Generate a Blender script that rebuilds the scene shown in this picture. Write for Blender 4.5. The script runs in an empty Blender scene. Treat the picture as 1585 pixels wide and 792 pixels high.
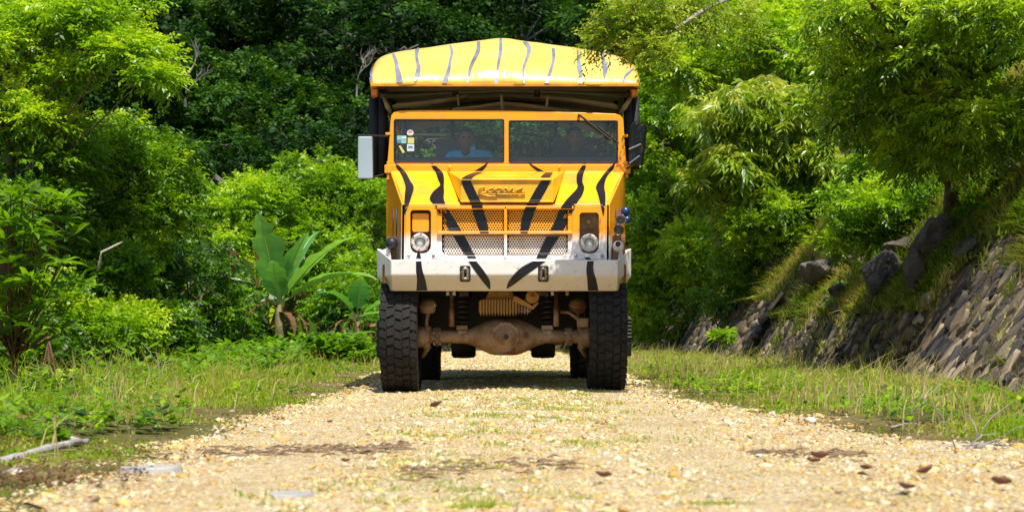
import bpy, bmesh, math, random
import numpy as np
from mathutils import Vector, Matrix, noise
from mathutils.bvhtree import BVHTree

R = math.radians
C = bpy.context.scene.collection
sc = bpy.context.scene
rnd = random.Random(7)
rng = np.random.default_rng(7)

# ------------------------------------------------------------------ camera, sky, sun, exposure
F, H = 2800.0, 0.583            # focal length in photo pixels, camera height (m)
cam_d = bpy.data.cameras.new('camera'); cam = bpy.data.objects.new('camera', cam_d); C.objects.link(cam)
cam.location = (0, 0, H); cam.rotation_euler = (R(90), 0, 0)
cam_d.sensor_width = 36; cam_d.lens = 36 * F / 1585.0
cam_d.shift_y = (515 - 396) / 1585.0
cam_d.clip_start = 0.1; cam_d.clip_end = 2000
cam_d.dof.use_dof = True; cam_d.dof.focus_distance = 17.6; cam_d.dof.aperture_fstop = 4.5
sc.camera = cam

SUN_EL, SUN_AZ = 64, 15         # sun high, in front of the truck, a little to the right
world = bpy.data.worlds.new('World'); sc.world = world; world.use_nodes = True
wn = world.node_tree.nodes; bg = wn['Background']
sky = wn.new('ShaderNodeTexSky'); sky.sky_type = 'NISHITA'; sky.sun_disc = False
sky.sun_elevation = R(SUN_EL); sky.sun_rotation = R(180 - SUN_AZ)
world.node_tree.links.new(sky.outputs[0], bg.inputs[0]); bg.inputs[1].default_value = 0.11
sun_d = bpy.data.lights.new('sun', 'SUN'); sun = bpy.data.objects.new('sun', sun_d); C.objects.link(sun)
sun_d.energy = 5.0; sun_d.angle = R(0.5); sun_d.color = (1.0, 0.955, 0.87)
sd = Vector((math.sin(R(SUN_AZ)) * math.cos(R(SUN_EL)), -math.cos(R(SUN_AZ)) * math.cos(R(SUN_EL)), math.sin(R(SUN_EL))))
sun.rotation_euler = sd.to_track_quat('Z', 'Y').to_euler()
sun.location = (5, -20, 40)
sc.view_settings.view_transform = 'Standard'; sc.view_settings.look = 'None'
sc.view_settings.exposure = 0.45; sc.view_settings.gamma = 1.0
sc.cycles.max_bounces = 6; sc.cycles.diffuse_bounces = 3; sc.cycles.glossy_bounces = 2
sc.cycles.transmission_bounces = 4; sc.cycles.transparent_max_bounces = 6

# ------------------------------------------------------------------ helpers
def q(px, py, Y):
    return Vector(((px - 792.5) / F * Y, Y, H + (515 - py) / F * Y))
def smooth(a, b, x):
    t = min(1, max(0, (x - a) / (b - a))); return t * t * (3 - 2 * t)

class M:  # materials
    pass
def nmat(name):
    m = bpy.data.materials.new(name); m.use_nodes = True
    nt = m.node_tree; b = nt.nodes['Principled BSDF']
    return m, nt, b
def N(nt, t, **k):
    n = nt.nodes.new(t)
    for a, v in k.items(): setattr(n, a, v)
    return n
def ramp(nt, fac, stops, interp='LINEAR'):
    r = N(nt, 'ShaderNodeValToRGB'); r.color_ramp.interpolation = interp
    e = r.color_ramp.elements
    while len(e) < len(stops): e.new(0.5)
    for i, (p, c) in enumerate(stops):
        e[i].position = p; e[i].color = (*c, 1) if len(c) == 3 else c
    nt.links.new(fac, r.inputs[0]); return r
def noise_tex(nt, scale, detail=4, rough=0.55, coord='Object', vec=None, dist=0):
    n = N(nt, 'ShaderNodeTexNoise'); n.inputs['Scale'].default_value = scale
    n.inputs['Detail'].default_value = detail; n.inputs['Roughness'].default_value = rough
    n.inputs['Distortion'].default_value = dist
    if vec is None:
        tc = N(nt, 'ShaderNodeTexCoord'); vec = tc.outputs[coord]
    nt.links.new(vec, n.inputs['Vector']); return n
def bump(nt, b, h, strength=0.3, dist=0.01):
    bp = N(nt, 'ShaderNodeBump'); bp.inputs['Strength'].default_value = strength
    bp.inputs['Distance'].default_value = dist
    nt.links.new(h, bp.inputs['Height']); nt.links.new(bp.outputs[0], b.inputs['Normal'])
def simple(name, col, rough=0.5, metal=0.0, var=0.15, scale=8, bmp=0.15, bdist=0.003, spec=0.5, dirt=None, dirt_amt=0.5):
    m, nt, b = nmat(name)
    n = noise_tex(nt, scale, 5)
    lo = [c * (1 - var) for c in col]; hi = [min(1, c * (1 + var)) for c in col]
    r = ramp(nt, n.outputs[0], [(0.3, lo), (0.7, hi)])
    out = r.outputs[0]
    if dirt:
        n2 = noise_tex(nt, scale * 0.5, 8, 0.65)
        mk = ramp(nt, n2.outputs[0], [(0.5 - dirt_amt * 0.12, (0, 0, 0)), (0.72 - dirt_amt * 0.15, (1, 1, 1))])
        mx = N(nt, 'ShaderNodeMixRGB'); nt.links.new(mk.outputs[0], mx.inputs[0])
        nt.links.new(out, mx.inputs[1]); mx.inputs[2].default_value = (*dirt, 1); out = mx.outputs[0]
    nt.links.new(out, b.inputs['Base Color'])
    b.inputs['Roughness'].default_value = rough; b.inputs['Metallic'].default_value = metal
    b.inputs['Specular IOR Level'].default_value = spec
    if bmp: bump(nt, b, noise_tex(nt, scale * 6, 4).outputs[0], bmp, bdist)
    return m
def leaf_mat(name, stops, trans=0.35, rough=0.42, spec=0.5, tcol=None):
    """leaf colour from a per-leaf attribute and a per-object random"""
    m, nt, b = nmat(name)
    at = N(nt, 'ShaderNodeAttribute', attribute_name='leafv')
    oi = N(nt, 'ShaderNodeObjectInfo')
    ad = N(nt, 'ShaderNodeMath', operation='MULTIPLY_ADD'); nt.links.new(oi.outputs['Random'], ad.inputs[0])
    ad.inputs[1].default_value = 0.24; ad.inputs[2].default_value = -0.12
    su = N(nt, 'ShaderNodeMath', operation='ADD'); nt.links.new(at.outputs['Fac'], su.inputs[0]); nt.links.new(ad.outputs[0], su.inputs[1])
    r = ramp(nt, su.outputs[0], stops)
    nt.links.new(r.outputs[0], b.inputs['Base Color'])
    b.inputs['Roughness'].default_value = rough; b.inputs['Specular IOR Level'].default_value = spec
    tr = N(nt, 'ShaderNodeBsdfTranslucent')
    hs = N(nt, 'ShaderNodeMixRGB', blend_type='MULTIPLY'); hs.inputs[0].default_value = 1
    nt.links.new(r.outputs[0], hs.inputs[1]); hs.inputs[2].default_value = (*(tcol or (1.5, 1.6, 0.5)), 1)
    nt.links.new(hs.outputs[0], tr.inputs[0])
    mx = N(nt, 'ShaderNodeMixShader'); mx.inputs[0].default_value = trans
    nt.links.new(b.outputs[0], mx.inputs[1]); nt.links.new(tr.outputs[0], mx.inputs[2])
    nt.links.new(mx.outputs[0], nt.nodes['Material Output'].inputs[0])
    return m

def tag(o, label=None, cat=None, group=None, kind=None):
    if label: o['label'] = label
    if cat: o['category'] = cat
    if group: o['group'] = group
    if kind: o['kind'] = kind
    return o
def empty(name, loc, label, cat, group=None):
    o = bpy.data.objects.new(name, None); C.objects.link(o); o.location = loc
    o.empty_display_size = 0.2
    return tag(o, label, cat, group)
def wloc(o):
    v = Vector((0, 0, 0))
    while o is not None: v += o.location; o = o.parent
    return v
def link_mesh(name, me, mat, parent=None, smooth_=False, world_coords=True):
    o = bpy.data.objects.new(name, me); C.objects.link(o)
    if mat is not None: me.materials.append(mat)
    if smooth_: me.polygons.foreach_set('use_smooth', [True] * len(me.polygons))
    if parent is not None:
        if world_coords: me.transform(Matrix.Translation(-wloc(parent)))
        o.parent = parent
    return o
def obj(name, bm, mat, parent=None, sm=False, bevel=0, world_coords=True):
    me = bpy.data.meshes.new(name)
    bmesh.ops.recalc_face_normals(bm, faces=bm.faces)
    bm.to_mesh(me); bm.free()
    o = link_mesh(name, me, mat, parent, sm, world_coords)
    if bevel:
        md = o.modifiers.new('bevel', 'BEVEL'); md.width = bevel; md.segments = 2; md.limit_method = 'ANGLE'; md.angle_limit = R(35)
        md.harden_normals = False
    return o
def poly(bm, pts):
    return bm.faces.new([bm.verts.new(p) for p in pts])
def box(bm, x0, x1, y0, y1, z0, z1):
    v = [bm.verts.new((x, y, z)) for x in (x0, x1) for y in (y0, y1) for z in (z0, z1)]
    for f in ((0,1,3,2),(4,6,7,5),(0,4,5,1),(2,3,7,6),(0,2,6,4),(1,5,7,3)): bm.faces.new([v[i] for i in f])
def hexa(bm, a, b):
    """solid between two matching loops of points"""
    va = [bm.verts.new(p) for p in a]; vb = [bm.verts.new(p) for p in b]; n = len(a)
    bm.faces.new(va); bm.faces.new(vb[::-1])
    for i in range(n): bm.faces.new([va[i], va[(i+1) % n], vb[(i+1) % n], vb[i]])
def pbox(bm, px0, px1, py0, py1, Y, dy):
    a, b = q(px0, py1, Y), q(px1, py0, Y); box(bm, a.x, b.x, Y, Y + dy, a.z, b.z)
def pprism(bm, pts, Y, dy):
    a = [q(x, y, Y) for x, y in pts]; hexa(bm, a, [p + Vector((0, dy, 0)) for p in a])
def tube(bm, pts, r, seg=8, caps=True):
    pts = [Vector(p) for p in pts]; n = len(pts)
    rs = r if isinstance(r, (list, tuple)) else [r] * n
    rings = []; up = Vector((0, 0, 1))
    for i, p in enumerate(pts):
        d = (pts[min(i+1, n-1)] - pts[max(i-1, 0)])
        if d.length < 1e-9: d = Vector((0, 0, 1))
        d.normalize()
        u = up if abs(d.dot(up)) < 0.93 else Vector((1, 0, 0))
        s = d.cross(u).normalized(); t = s.cross(d).normalized()
        rings.append([bm.verts.new(p + (s * math.cos(a) + t * math.sin(a)) * rs[i]) for a in [2 * math.pi * k / seg for k in range(seg)]])
    for i in range(n - 1):
        for k in range(seg):
            bm.faces.new([rings[i][k], rings[i][(k+1) % seg], rings[i+1][(k+1) % seg], rings[i+1][k]])
    if caps:
        bm.faces.new(rings[0][::-1]); bm.faces.new(rings[-1])
def lathe(bm, c, axis, prof, seg=24, caps=True):
    """prof: (distance along axis, radius)"""
    c = Vector(c); ax = Vector(axis).normalized()
    u = ax.orthogonal().normalized(); w = ax.cross(u)
    rings = []
    for d, r in prof:
        rings.append([bm.verts.new(c + ax * d + (u * math.cos(2*math.pi*k/seg) + w * math.sin(2*math.pi*k/seg)) * max(r, 1e-4)) for k in range(seg)])
    for i in range(len(rings) - 1):
        for k in range(seg): bm.faces.new([rings[i][k], rings[i][(k+1) % seg], rings[i+1][(k+1) % seg], rings[i+1][k]])
    if caps: bm.faces.new(rings[0][::-1]); bm.faces.new(rings[-1])
def rrect(x0, x1, y0, y1, r, k=4):
    """rounded rectangle in photo pixels"""
    if not isinstance(r, (list, tuple)): r = [r] * 4
    out = []
    for (cx, cy, a0, rr) in ((x1 - r[0], y0 + r[0], -90, r[0]), (x1 - r[1], y1 - r[1], 0, r[1]), (x0 + r[2], y1 - r[2], 90, r[2]), (x0 + r[3], y0 + r[3], 180, r[3])):
        for i in range(k + 1):
            a = R(a0 + 90 * i / k); out.append((cx + rr * math.cos(a), cy + rr * math.sin(a)))
    return out
def cplate(name, outer, holes, Y, dy, mat, parent, bev=0.004, py_scale=1):
    """a plate with holes: outlines in photo pixels on the plane Y, dy thick"""
    cu = bpy.data.curves.new(name, 'CURVE'); cu.dimensions = '2D'; cu.fill_mode = 'BOTH'
    cu.extrude = dy / 2; cu.bevel_depth = bev; cu.bevel_resolution = 1; cu.offset = -bev
    for lp in [outer] + holes:
        s = cu.splines.new('POLY'); s.points.add(len(lp) - 1); s.use_cyclic_u = True
        for i, (x, y) in enumerate(lp):
            p = q(x, y, Y); s.points[i].co = (p.x, p.z, 0, 1)
    t = bpy.data.objects.new('tmp', cu); C.objects.link(t)
    dg = bpy.context.evaluated_depsgraph_get(); dg.update()
    me = bpy.data.meshes.new_from_object(t.evaluated_get(dg))
    bpy.data.objects.remove(t); bpy.data.curves.remove(cu)
    me.name = name; me.materials.clear()
    m = Matrix(((1,0,0,0),(0,0,-1,Y + dy / 2 + bev),(0,1,0,0),(0,0,0,1)))
    me.transform(m)
    return link_mesh(name, me, mat, parent)

def np_mesh(name, V, faces_n, mat, leafv=None, smooth_=False):
    """V (n,3); every faces_n consecutive verts make a face (or an index array (m,k))"""
    me = bpy.data.meshes.new(name)
    if isinstance(faces_n, int):
        idx = np.arange(len(V), dtype=np.int32); k = faces_n; m = len(V) // k
    else:
        idx = faces_n.astype(np.int32).ravel(); k = faces_n.shape[1]; m = len(faces_n)
    me.vertices.add(len(V)); me.vertices.foreach_set('co', V.astype(np.float32).ravel())
    me.loops.add(m * k); me.loops.foreach_set('vertex_index', idx)
    me.polygons.add(m); me.polygons.foreach_set('loop_start', np.arange(0, m * k, k, dtype=np.int32))
    if smooth_: me.polygons.foreach_set('use_smooth', np.ones(m, dtype=bool))
    me.update(calc_edges=True)
    if leafv is not None:
        a = me.attributes.new('leafv', 'FLOAT', 'POINT'); a.data.foreach_set('value', leafv.astype(np.float32))
    if mat is not None: me.materials.append(mat)
    return me

# ------------------------------------------------------------------ materials
def gradient_paint(name, z0, z1, top, bot, rough=0.28):
    m, nt, b = nmat(name)
    ge = N(nt, 'ShaderNodeNewGeometry'); sx = N(nt, 'ShaderNodeSeparateXYZ'); nt.links.new(ge.outputs['Position'], sx.inputs[0])
    n = noise_tex(nt, 5, 4)
    ad = N(nt, 'ShaderNodeMath', operation='MULTIPLY_ADD'); nt.links.new(n.outputs[0], ad.inputs[0]); ad.inputs[1].default_value = 0.05
    nt.links.new(sx.outputs[2], ad.inputs[2])
    mr = N(nt, 'ShaderNodeMapRange'); nt.links.new(ad.outputs[0], mr.inputs[0])
    mr.inputs[1].default_value = z0 + 0.025; mr.inputs[2].default_value = z1 + 0.025
    r = ramp(nt, mr.outputs[0], [(0, bot), (1, top)]); r.color_ramp.interpolation = 'EASE'
    # grime
    n2 = noise_tex(nt, 9, 8, 0.7); mk = ramp(nt, n2.outputs[0], [(0.48, (0, 0, 0)), (0.78, (0.6,) * 3)])
    mx = N(nt, 'ShaderNodeMixRGB'); nt.links.new(mk.outputs[0], mx.inputs[0]); nt.links.new(r.outputs[0], mx.inputs[1]); mx.inputs[2].default_value = (0.32, 0.2, 0.09, 1)
    nt.links.new(mx.outputs[0], b.inputs['Base Color'])
    rr = ramp(nt, n2.outputs[0], [(0.4, (rough,) * 3), (0.75, (0.55,) * 3)]); nt.links.new(rr.outputs[0], b.inputs['Roughness'])
    bump(nt, b, noise_tex(nt, 3.5, 3).outputs[0], 0.22, 0.02)
    return m
ORANGE = (0.95, 0.36, 0.004); WHITE = (0.76, 0.72, 0.69)
zf0 = q(0, 378, 17.5).z; zf1 = q(0, 356, 17.5).z
M.paint = gradient_paint('yellow_paint_fading_to_white', zf0, zf1, ORANGE, WHITE)
M.bonnet = simple('bonnet_paint', (0.98, 0.47, 0.006), 0.3, var=0.06, scale=5, bmp=0.1, bdist=0.01, dirt=(0.5, 0.28, 0.05), dirt_amt=0.1)
M.white = simple('white_paint', (0.72, 0.69, 0.66), 0.4, var=0.08, scale=6, dirt=(0.42, 0.30, 0.18), dirt_amt=0.3)
def stained_shaded_white():
    m, nt, b = nmat('bumper_paint')
    n = noise_tex(nt, 7, 7, 0.65); r = ramp(nt, n.outputs[0], [(0.3, (0.76, 0.73, 0.71)), (0.62, (0.72, 0.68, 0.63)), (0.82, (0.5, 0.4, 0.28))])
    n2 = noise_tex(nt, 22, 6, 0.7); mk = ramp(nt, n2.outputs[0], [(0.60, (0, 0, 0)), (0.72, (1, 1, 1))])
    mx = N(nt, 'ShaderNodeMixRGB'); nt.links.new(mk.outputs[0], mx.inputs[0]); nt.links.new(r.outputs[0], mx.inputs[1]); mx.inputs[2].default_value = (0.28, 0.12, 0.05, 1)
    # shade and gravel bounce painted as tan on the lower bevel, uneven upper edge
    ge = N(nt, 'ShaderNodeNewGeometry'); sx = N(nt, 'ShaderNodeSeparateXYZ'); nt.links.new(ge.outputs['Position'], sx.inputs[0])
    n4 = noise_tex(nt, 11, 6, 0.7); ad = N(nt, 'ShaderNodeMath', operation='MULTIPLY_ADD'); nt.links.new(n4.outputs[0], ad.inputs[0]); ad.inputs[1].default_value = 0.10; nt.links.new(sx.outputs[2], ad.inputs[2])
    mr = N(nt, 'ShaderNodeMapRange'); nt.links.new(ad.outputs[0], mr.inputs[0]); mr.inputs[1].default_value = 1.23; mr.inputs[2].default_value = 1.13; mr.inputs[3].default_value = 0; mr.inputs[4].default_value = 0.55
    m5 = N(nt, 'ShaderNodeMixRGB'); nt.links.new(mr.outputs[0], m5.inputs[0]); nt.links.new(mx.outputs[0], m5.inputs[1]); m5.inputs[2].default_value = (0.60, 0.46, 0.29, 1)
    nt.links.new(m5.outputs[0], b.inputs['Base Color']); b.inputs['Roughness'].default_value = 0.42
    bump(nt, b, noise_tex(nt, 5, 3).outputs[0], 0.15, 0.015); return m
M.bumper = stained_shaded_white()
M.black_paint = simple('black_stripe_paint', (0.008, 0.008, 0.011), 0.3, var=0.3, scale=7, bmp=0.05, spec=0.35)
M.stripe_canvas = simple('grey_stripe_on_vinyl', (0.20, 0.20, 0.26), 0.3, var=0.4, scale=5, bmp=0.1, spec=1.0)
def vinyl():
    m, nt, b = nmat('yellow_vinyl')
    n = noise_tex(nt, 2.5, 5); r = ramp(nt, n.outputs[0], [(0.3, (0.93, 0.54, 0.04)), (0.7, (0.94, 0.64, 0.13))])
    nt.links.new(r.outputs[0], b.inputs['Base Color']); b.inputs['Roughness'].default_value = 0.36; b.inputs['Specular IOR Level'].default_value = 0.9
    b.inputs['Coat Weight'].default_value = 0.4; b.inputs['Coat Roughness'].default_value = 0.2
    mp = N(nt, 'ShaderNodeMapping'); tc = N(nt, 'ShaderNodeTexCoord'); nt.links.new(tc.outputs['Object'], mp.inputs[0]); mp.inputs['Scale'].default_value = (3.2, 1, 1.2)
    n3 = noise_tex(nt, 1.6, 4, 0.5, vec=mp.outputs[0], dist=0.6); bump(nt, b, n3.outputs[0], 0.6, 0.05)
    return m
M.vinyl = vinyl()
M.lining = simple('dark_canvas', (0.10, 0.065, 0.035), 0.9, var=0.4, scale=3, bmp=0.3, bdist=0.02)
M.tan = simple('tan_canvas', (0.42, 0.30, 0.17), 0.8, var=0.2, scale=4, bmp=0.5, bdist=0.02)
M.olive = simple('olive_metal', (0.09, 0.085, 0.05), 0.3, var=0.3, scale=6, bmp=0.2)
M.black = simple('black_rubber', (0.012, 0.012, 0.014), 0.5, var=0.3, scale=9, bmp=0.3)
M.black_cloth = simple('black_canvas', (0.01, 0.01, 0.013), 0.7, var=0.3, scale=4, bmp=0.5, bdist=0.02)
def tyre_mat():
    m, nt, b = nmat('dusty_tyre_rubber')
    n = noise_tex(nt, 7, 8, 0.7); r = ramp(nt, n.outputs[0], [(0.32, (0.006, 0.0055, 0.005)), (0.55, (0.012, 0.010, 0.009)), (0.8, (0.05, 0.038, 0.026))])
    nt.links.new(r.outputs[0], b.inputs['Base Color']); b.inputs['Roughness'].default_value = 0.85
    bump(nt, b, noise_tex(nt, 60, 5).outputs[0], 0.6, 0.01); return m
M.tyre = tyre_mat()
M.rust = simple('muddy_axle_iron', (0.22, 0.095, 0.028), 0.42, var=0.55, scale=7, bmp=0.5, bdist=0.01, dirt=(0.34, 0.23, 0.13), dirt_amt=0.7)
M.ochre = simple('mud_caked_iron', (0.42, 0.20, 0.035), 0.7, var=0.4, scale=12, bmp=0.6, bdist=0.01, dirt=(0.2, 0.1, 0.04), dirt_amt=0.5)
M.dark = simple('oily_dark_iron', (0.02, 0.014, 0.01), 0.6, var=0.5, scale=8, bmp=0.4)
M.steel = simple('worn_steel', (0.42, 0.4, 0.36), 0.35, metal=0.8, var=0.3, scale=9, dirt=(0.2, 0.12, 0.06), dirt_amt=0.4)
M.chrome = simple('chrome', (0.75, 0.75, 0.75), 0.12, metal=1.0, var=0.1, bmp=0)
M.cream = simple('pinkish_white_ring', (0.62, 0.53, 0.49), 0.45, var=0.15, scale=12)
M.grey = simple('interior_grey', (0.10, 0.10, 0.11), 0.7, var=0.2)
M.red = simple('red_seat_vinyl', (0.28, 0.05, 0.03), 0.5, var=0.3)
M.mirror = simple('pale_mirror_back', (0.34, 0.42, 0.46), 0.3, var=0.1, scale=3)
M.blue = simple('blue_plastic', (0.008, 0.03, 0.13), 0.3, var=0.2)
M.shirt = simple('blue_polo_cloth', (0.08, 0.48, 0.92), 0.85, var=0.15, scale=20, bmp=0.3)
M.navy = simple('navy_cloth', (0.03, 0.04, 0.07), 0.85, var=0.2, scale=20)
M.skin = simple('brown_skin', (0.20, 0.10, 0.06), 0.5, var=0.1)
M.hair = simple('black_hair', (0.01, 0.008, 0.007), 0.6, var=0.3)
M.jeans = simple('dark_trousers', (0.03, 0.035, 0.05), 0.9)
def glass_mat():
    m, nt, b = nmat('windscreen_glass')
    nt.nodes.remove(b)
    gl = N(nt, 'ShaderNodeBsdfGlossy'); gl.inputs['Roughness'].default_value = 0.02
    tr = N(nt, 'ShaderNodeBsdfTransparent'); tr.inputs[0].default_value = (0.95, 0.98, 0.97, 1)
    df = N(nt, 'ShaderNodeBsdfDiffuse'); df.inputs[0].default_value = (0.3, 0.33, 0.36, 1)
    fr = N(nt, 'ShaderNodeFresnel'); fr.inputs[0].default_value = 1.42
    m1 = N(nt, 'ShaderNodeMixShader'); nt.links.new(fr.outputs[0], m1.inputs[0]); nt.links.new(tr.outputs[0], m1.inputs[1]); nt.links.new(gl.outputs[0], m1.inputs[2])
    m2 = N(nt, 'ShaderNodeMixShader'); m2.inputs[0].default_value = 0.015; nt.links.new(m1.outputs[0], m2.inputs[1]); nt.links.new(df.outputs[0], m2.inputs[2])
    nt.links.new(m2.outputs[0], nt.nodes['Material Output'].inputs[0]); return m
M.glass = glass_mat()
m, nt, b = nmat('headlamp_glass'); b.inputs['Base Color'].default_value = (0.55, 0.57, 0.52, 1); b.inputs['Roughness'].default_value = 0.12; b.inputs['Metallic'].default_value = 0.0
bump(nt, b, noise_tex(nt, 60, 2).outputs[0], 0.5, 0.01); M.lens = m

M.bark = simple('brown_bark', (0.10, 0.065, 0.04), 0.9, var=0.4, scale=6, bmp=0.8, bdist=0.02)
M.pale_bark = simple('pale_grey_bark', (0.34, 0.30, 0.24), 0.85, var=0.3, scale=6, bmp=0.6, bdist=0.02)
M.dead_bark = simple('bleached_dead_bark', (0.24, 0.22, 0.19), 0.9, var=0.3, scale=4)
M.hill_bark = simple('grey_hill_bark', (0.16, 0.15, 0.12), 0.9, var=0.3, scale=2, bmp=0.5)
M.deadwood = simple('weathered_deadwood', (0.34, 0.31, 0.28), 0.9, var=0.3, scale=14, bmp=0.8, bdist=0.01)
M.brownwood = simple('brown_litter_wood', (0.22, 0.15, 0.09), 0.9, var=0.4, scale=14, bmp=0.8, bdist=0.01)
M.deadleaf = simple('dead_leaf_brown', (0.20, 0.09, 0.06), 0.7, var=0.4, scale=20, bmp=0.5)

M.leaf_bright = leaf_mat('bright_green_leaves', [(0.0, (0.03, 0.08, 0.004)), (0.3, (0.11, 0.23, 0.008)), (0.62, (0.27, 0.44, 0.012)), (1.0, (0.52, 0.62, 0.03))], 0.42)
M.leaf_mid = leaf_mat('mid_green_leaves', [(0.0, (0.02, 0.06, 0.004)), (0.35, (0.075, 0.18, 0.008)), (0.7, (0.20, 0.37, 0.015)), (1.0, (0.42, 0.56, 0.03))], 0.4)
M.leaf_dark = leaf_mat('dark_glossy_leaves', [(0.0, (0.010, 0.032, 0.003)), (0.4, (0.06, 0.14, 0.005)), (0.7, (0.20, 0.34, 0.010)), (1.0, (0.42, 0.54, 0.02))], 0.35, 0.35)
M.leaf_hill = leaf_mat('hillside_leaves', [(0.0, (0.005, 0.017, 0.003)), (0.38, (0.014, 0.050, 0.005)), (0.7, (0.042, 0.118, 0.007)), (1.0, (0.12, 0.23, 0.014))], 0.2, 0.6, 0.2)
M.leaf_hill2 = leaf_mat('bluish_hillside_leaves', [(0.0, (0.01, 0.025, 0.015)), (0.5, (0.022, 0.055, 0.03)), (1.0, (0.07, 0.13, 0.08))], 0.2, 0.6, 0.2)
M.leaf_olive = leaf_mat('olive_mango_leaves', [(0.0, (0.04, 0.09, 0.005)), (0.35, (0.15, 0.26, 0.010)), (0.7, (0.36, 0.44, 0.04)), (1.0, (0.58, 0.56, 0.16))], 0.35, 0.35)
M.leaf_banana = leaf_mat('banana_leaves', [(0.0, (0.05, 0.17, 0.03)), (0.5, (0.13, 0.36, 0.09)), (1.0, (0.28, 0.50, 0.14))], 0.35, 0.32)
M.leaf_dead = leaf_mat('withered_leaves', [(0.0, (0.05, 0.025, 0.012)), (0.5, (0.18, 0.09, 0.035)), (1.0, (0.36, 0.22, 0.10))], 0.2, 0.8, 0.2, (1.1, 0.9, 0.5))
M.grass = leaf_mat('grass_blades', [(0.0, (0.14, 0.28, 0.008)), (0.3, (0.26, 0.44, 0.012)), (0.5, (0.42, 0.50, 0.04)), (0.66, (0.55, 0.47, 0.17)), (1.0, (0.58, 0.45, 0.26))], 0.4, 0.5, 0.3)
M.bank_grass = leaf_mat('bank_grass_blades', [(0.0, (0.05, 0.10, 0.006)), (0.35, (0.15, 0.22, 0.012)), (0.6, (0.34, 0.31, 0.07)), (1.0, (0.55, 0.42, 0.2))], 0.35, 0.6, 0.2)

def ground_mat():
    m, nt, b = nmat('soil_and_litter')
    n = noise_tex(nt, 1.2, 8, 0.65); r = ramp(nt, n.outputs[0], [(0.3, (0.07, 0.085, 0.02)), (0.5, (0.16, 0.14, 0.05)), (0.7, (0.30, 0.22, 0.11))])
    n2 = noise_tex(nt, 25, 6, 0.7); mx = N(nt, 'ShaderNodeMixRGB', blend_type='MULTIPLY'); mx.inputs[0].default_value = 0.8
    r2 = ramp(nt, n2.outputs[0], [(0.3, (0.35, 0.35, 0.35)), (0.7, (1.2, 1.15, 1.1))])
    nt.links.new(r.outputs[0], mx.inputs[1]); nt.links.new(r2.outputs[0], mx.inputs[2])
    # darker forest floor further away
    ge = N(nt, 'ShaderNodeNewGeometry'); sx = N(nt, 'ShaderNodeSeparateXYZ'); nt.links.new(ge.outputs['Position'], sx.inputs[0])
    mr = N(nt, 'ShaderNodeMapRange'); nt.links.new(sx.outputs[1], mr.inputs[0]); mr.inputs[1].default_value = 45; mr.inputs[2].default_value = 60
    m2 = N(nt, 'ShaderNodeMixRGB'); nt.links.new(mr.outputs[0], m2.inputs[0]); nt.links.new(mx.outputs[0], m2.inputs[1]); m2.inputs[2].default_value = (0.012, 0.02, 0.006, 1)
    nt.links.new(m2.outputs[0], b.inputs['Base Color']); b.inputs['Roughness'].default_value = 0.95; b.inputs['Specular IOR Level'].default_value = 0.1
    bump(nt, b, n2.outputs[0], 0.8, 0.03); return m
M.ground = ground_mat()
def road_mat():
    m, nt, b = nmat('crushed_yellow_gravel')
    vo = N(nt, 'ShaderNodeTexVoronoi'); vo.inputs['Scale'].default_value = 70; tc = N(nt, 'ShaderNodeTexCoord'); nt.links.new(tc.outputs['Object'], vo.inputs['Vector'])
    sx = N(nt, 'ShaderNodeSeparateColor'); nt.links.new(vo.outputs['Color'], sx.inputs[0])
    r = ramp(nt, sx.outputs[0], [(0.0, (0.30, 0.20, 0.08)), (0.25, (0.48, 0.34, 0.14)), (0.55, (0.58, 0.46, 0.25)), (0.85, (0.66, 0.57, 0.42)), (1, (0.42, 0.32, 0.22))])
    n = noise_tex(nt, 1.1, 6, 0.6); r2 = ramp(nt, n.outputs[0], [(0.3, (0.8, 0.72, 0.55)), (0.55, (1, 1, 1)), (0.75, (1.0, 0.82, 0.55))])
    mx = N(nt, 'ShaderNodeMixRGB', blend_type='MULTIPLY'); mx.inputs[0].default_value = 0.85
    nt.links.new(r.outputs[0], mx.inputs[1]); nt.links.new(r2.outputs[0], mx.inputs[2])
    nt.links.new(mx.outputs[0], b.inputs['Base Color']); b.inputs['Roughness'].default_value = 0.9
    bump(nt, b, vo.outputs['Distance'], 0.9, 0.02); return m
M.road = road_mat()
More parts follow.
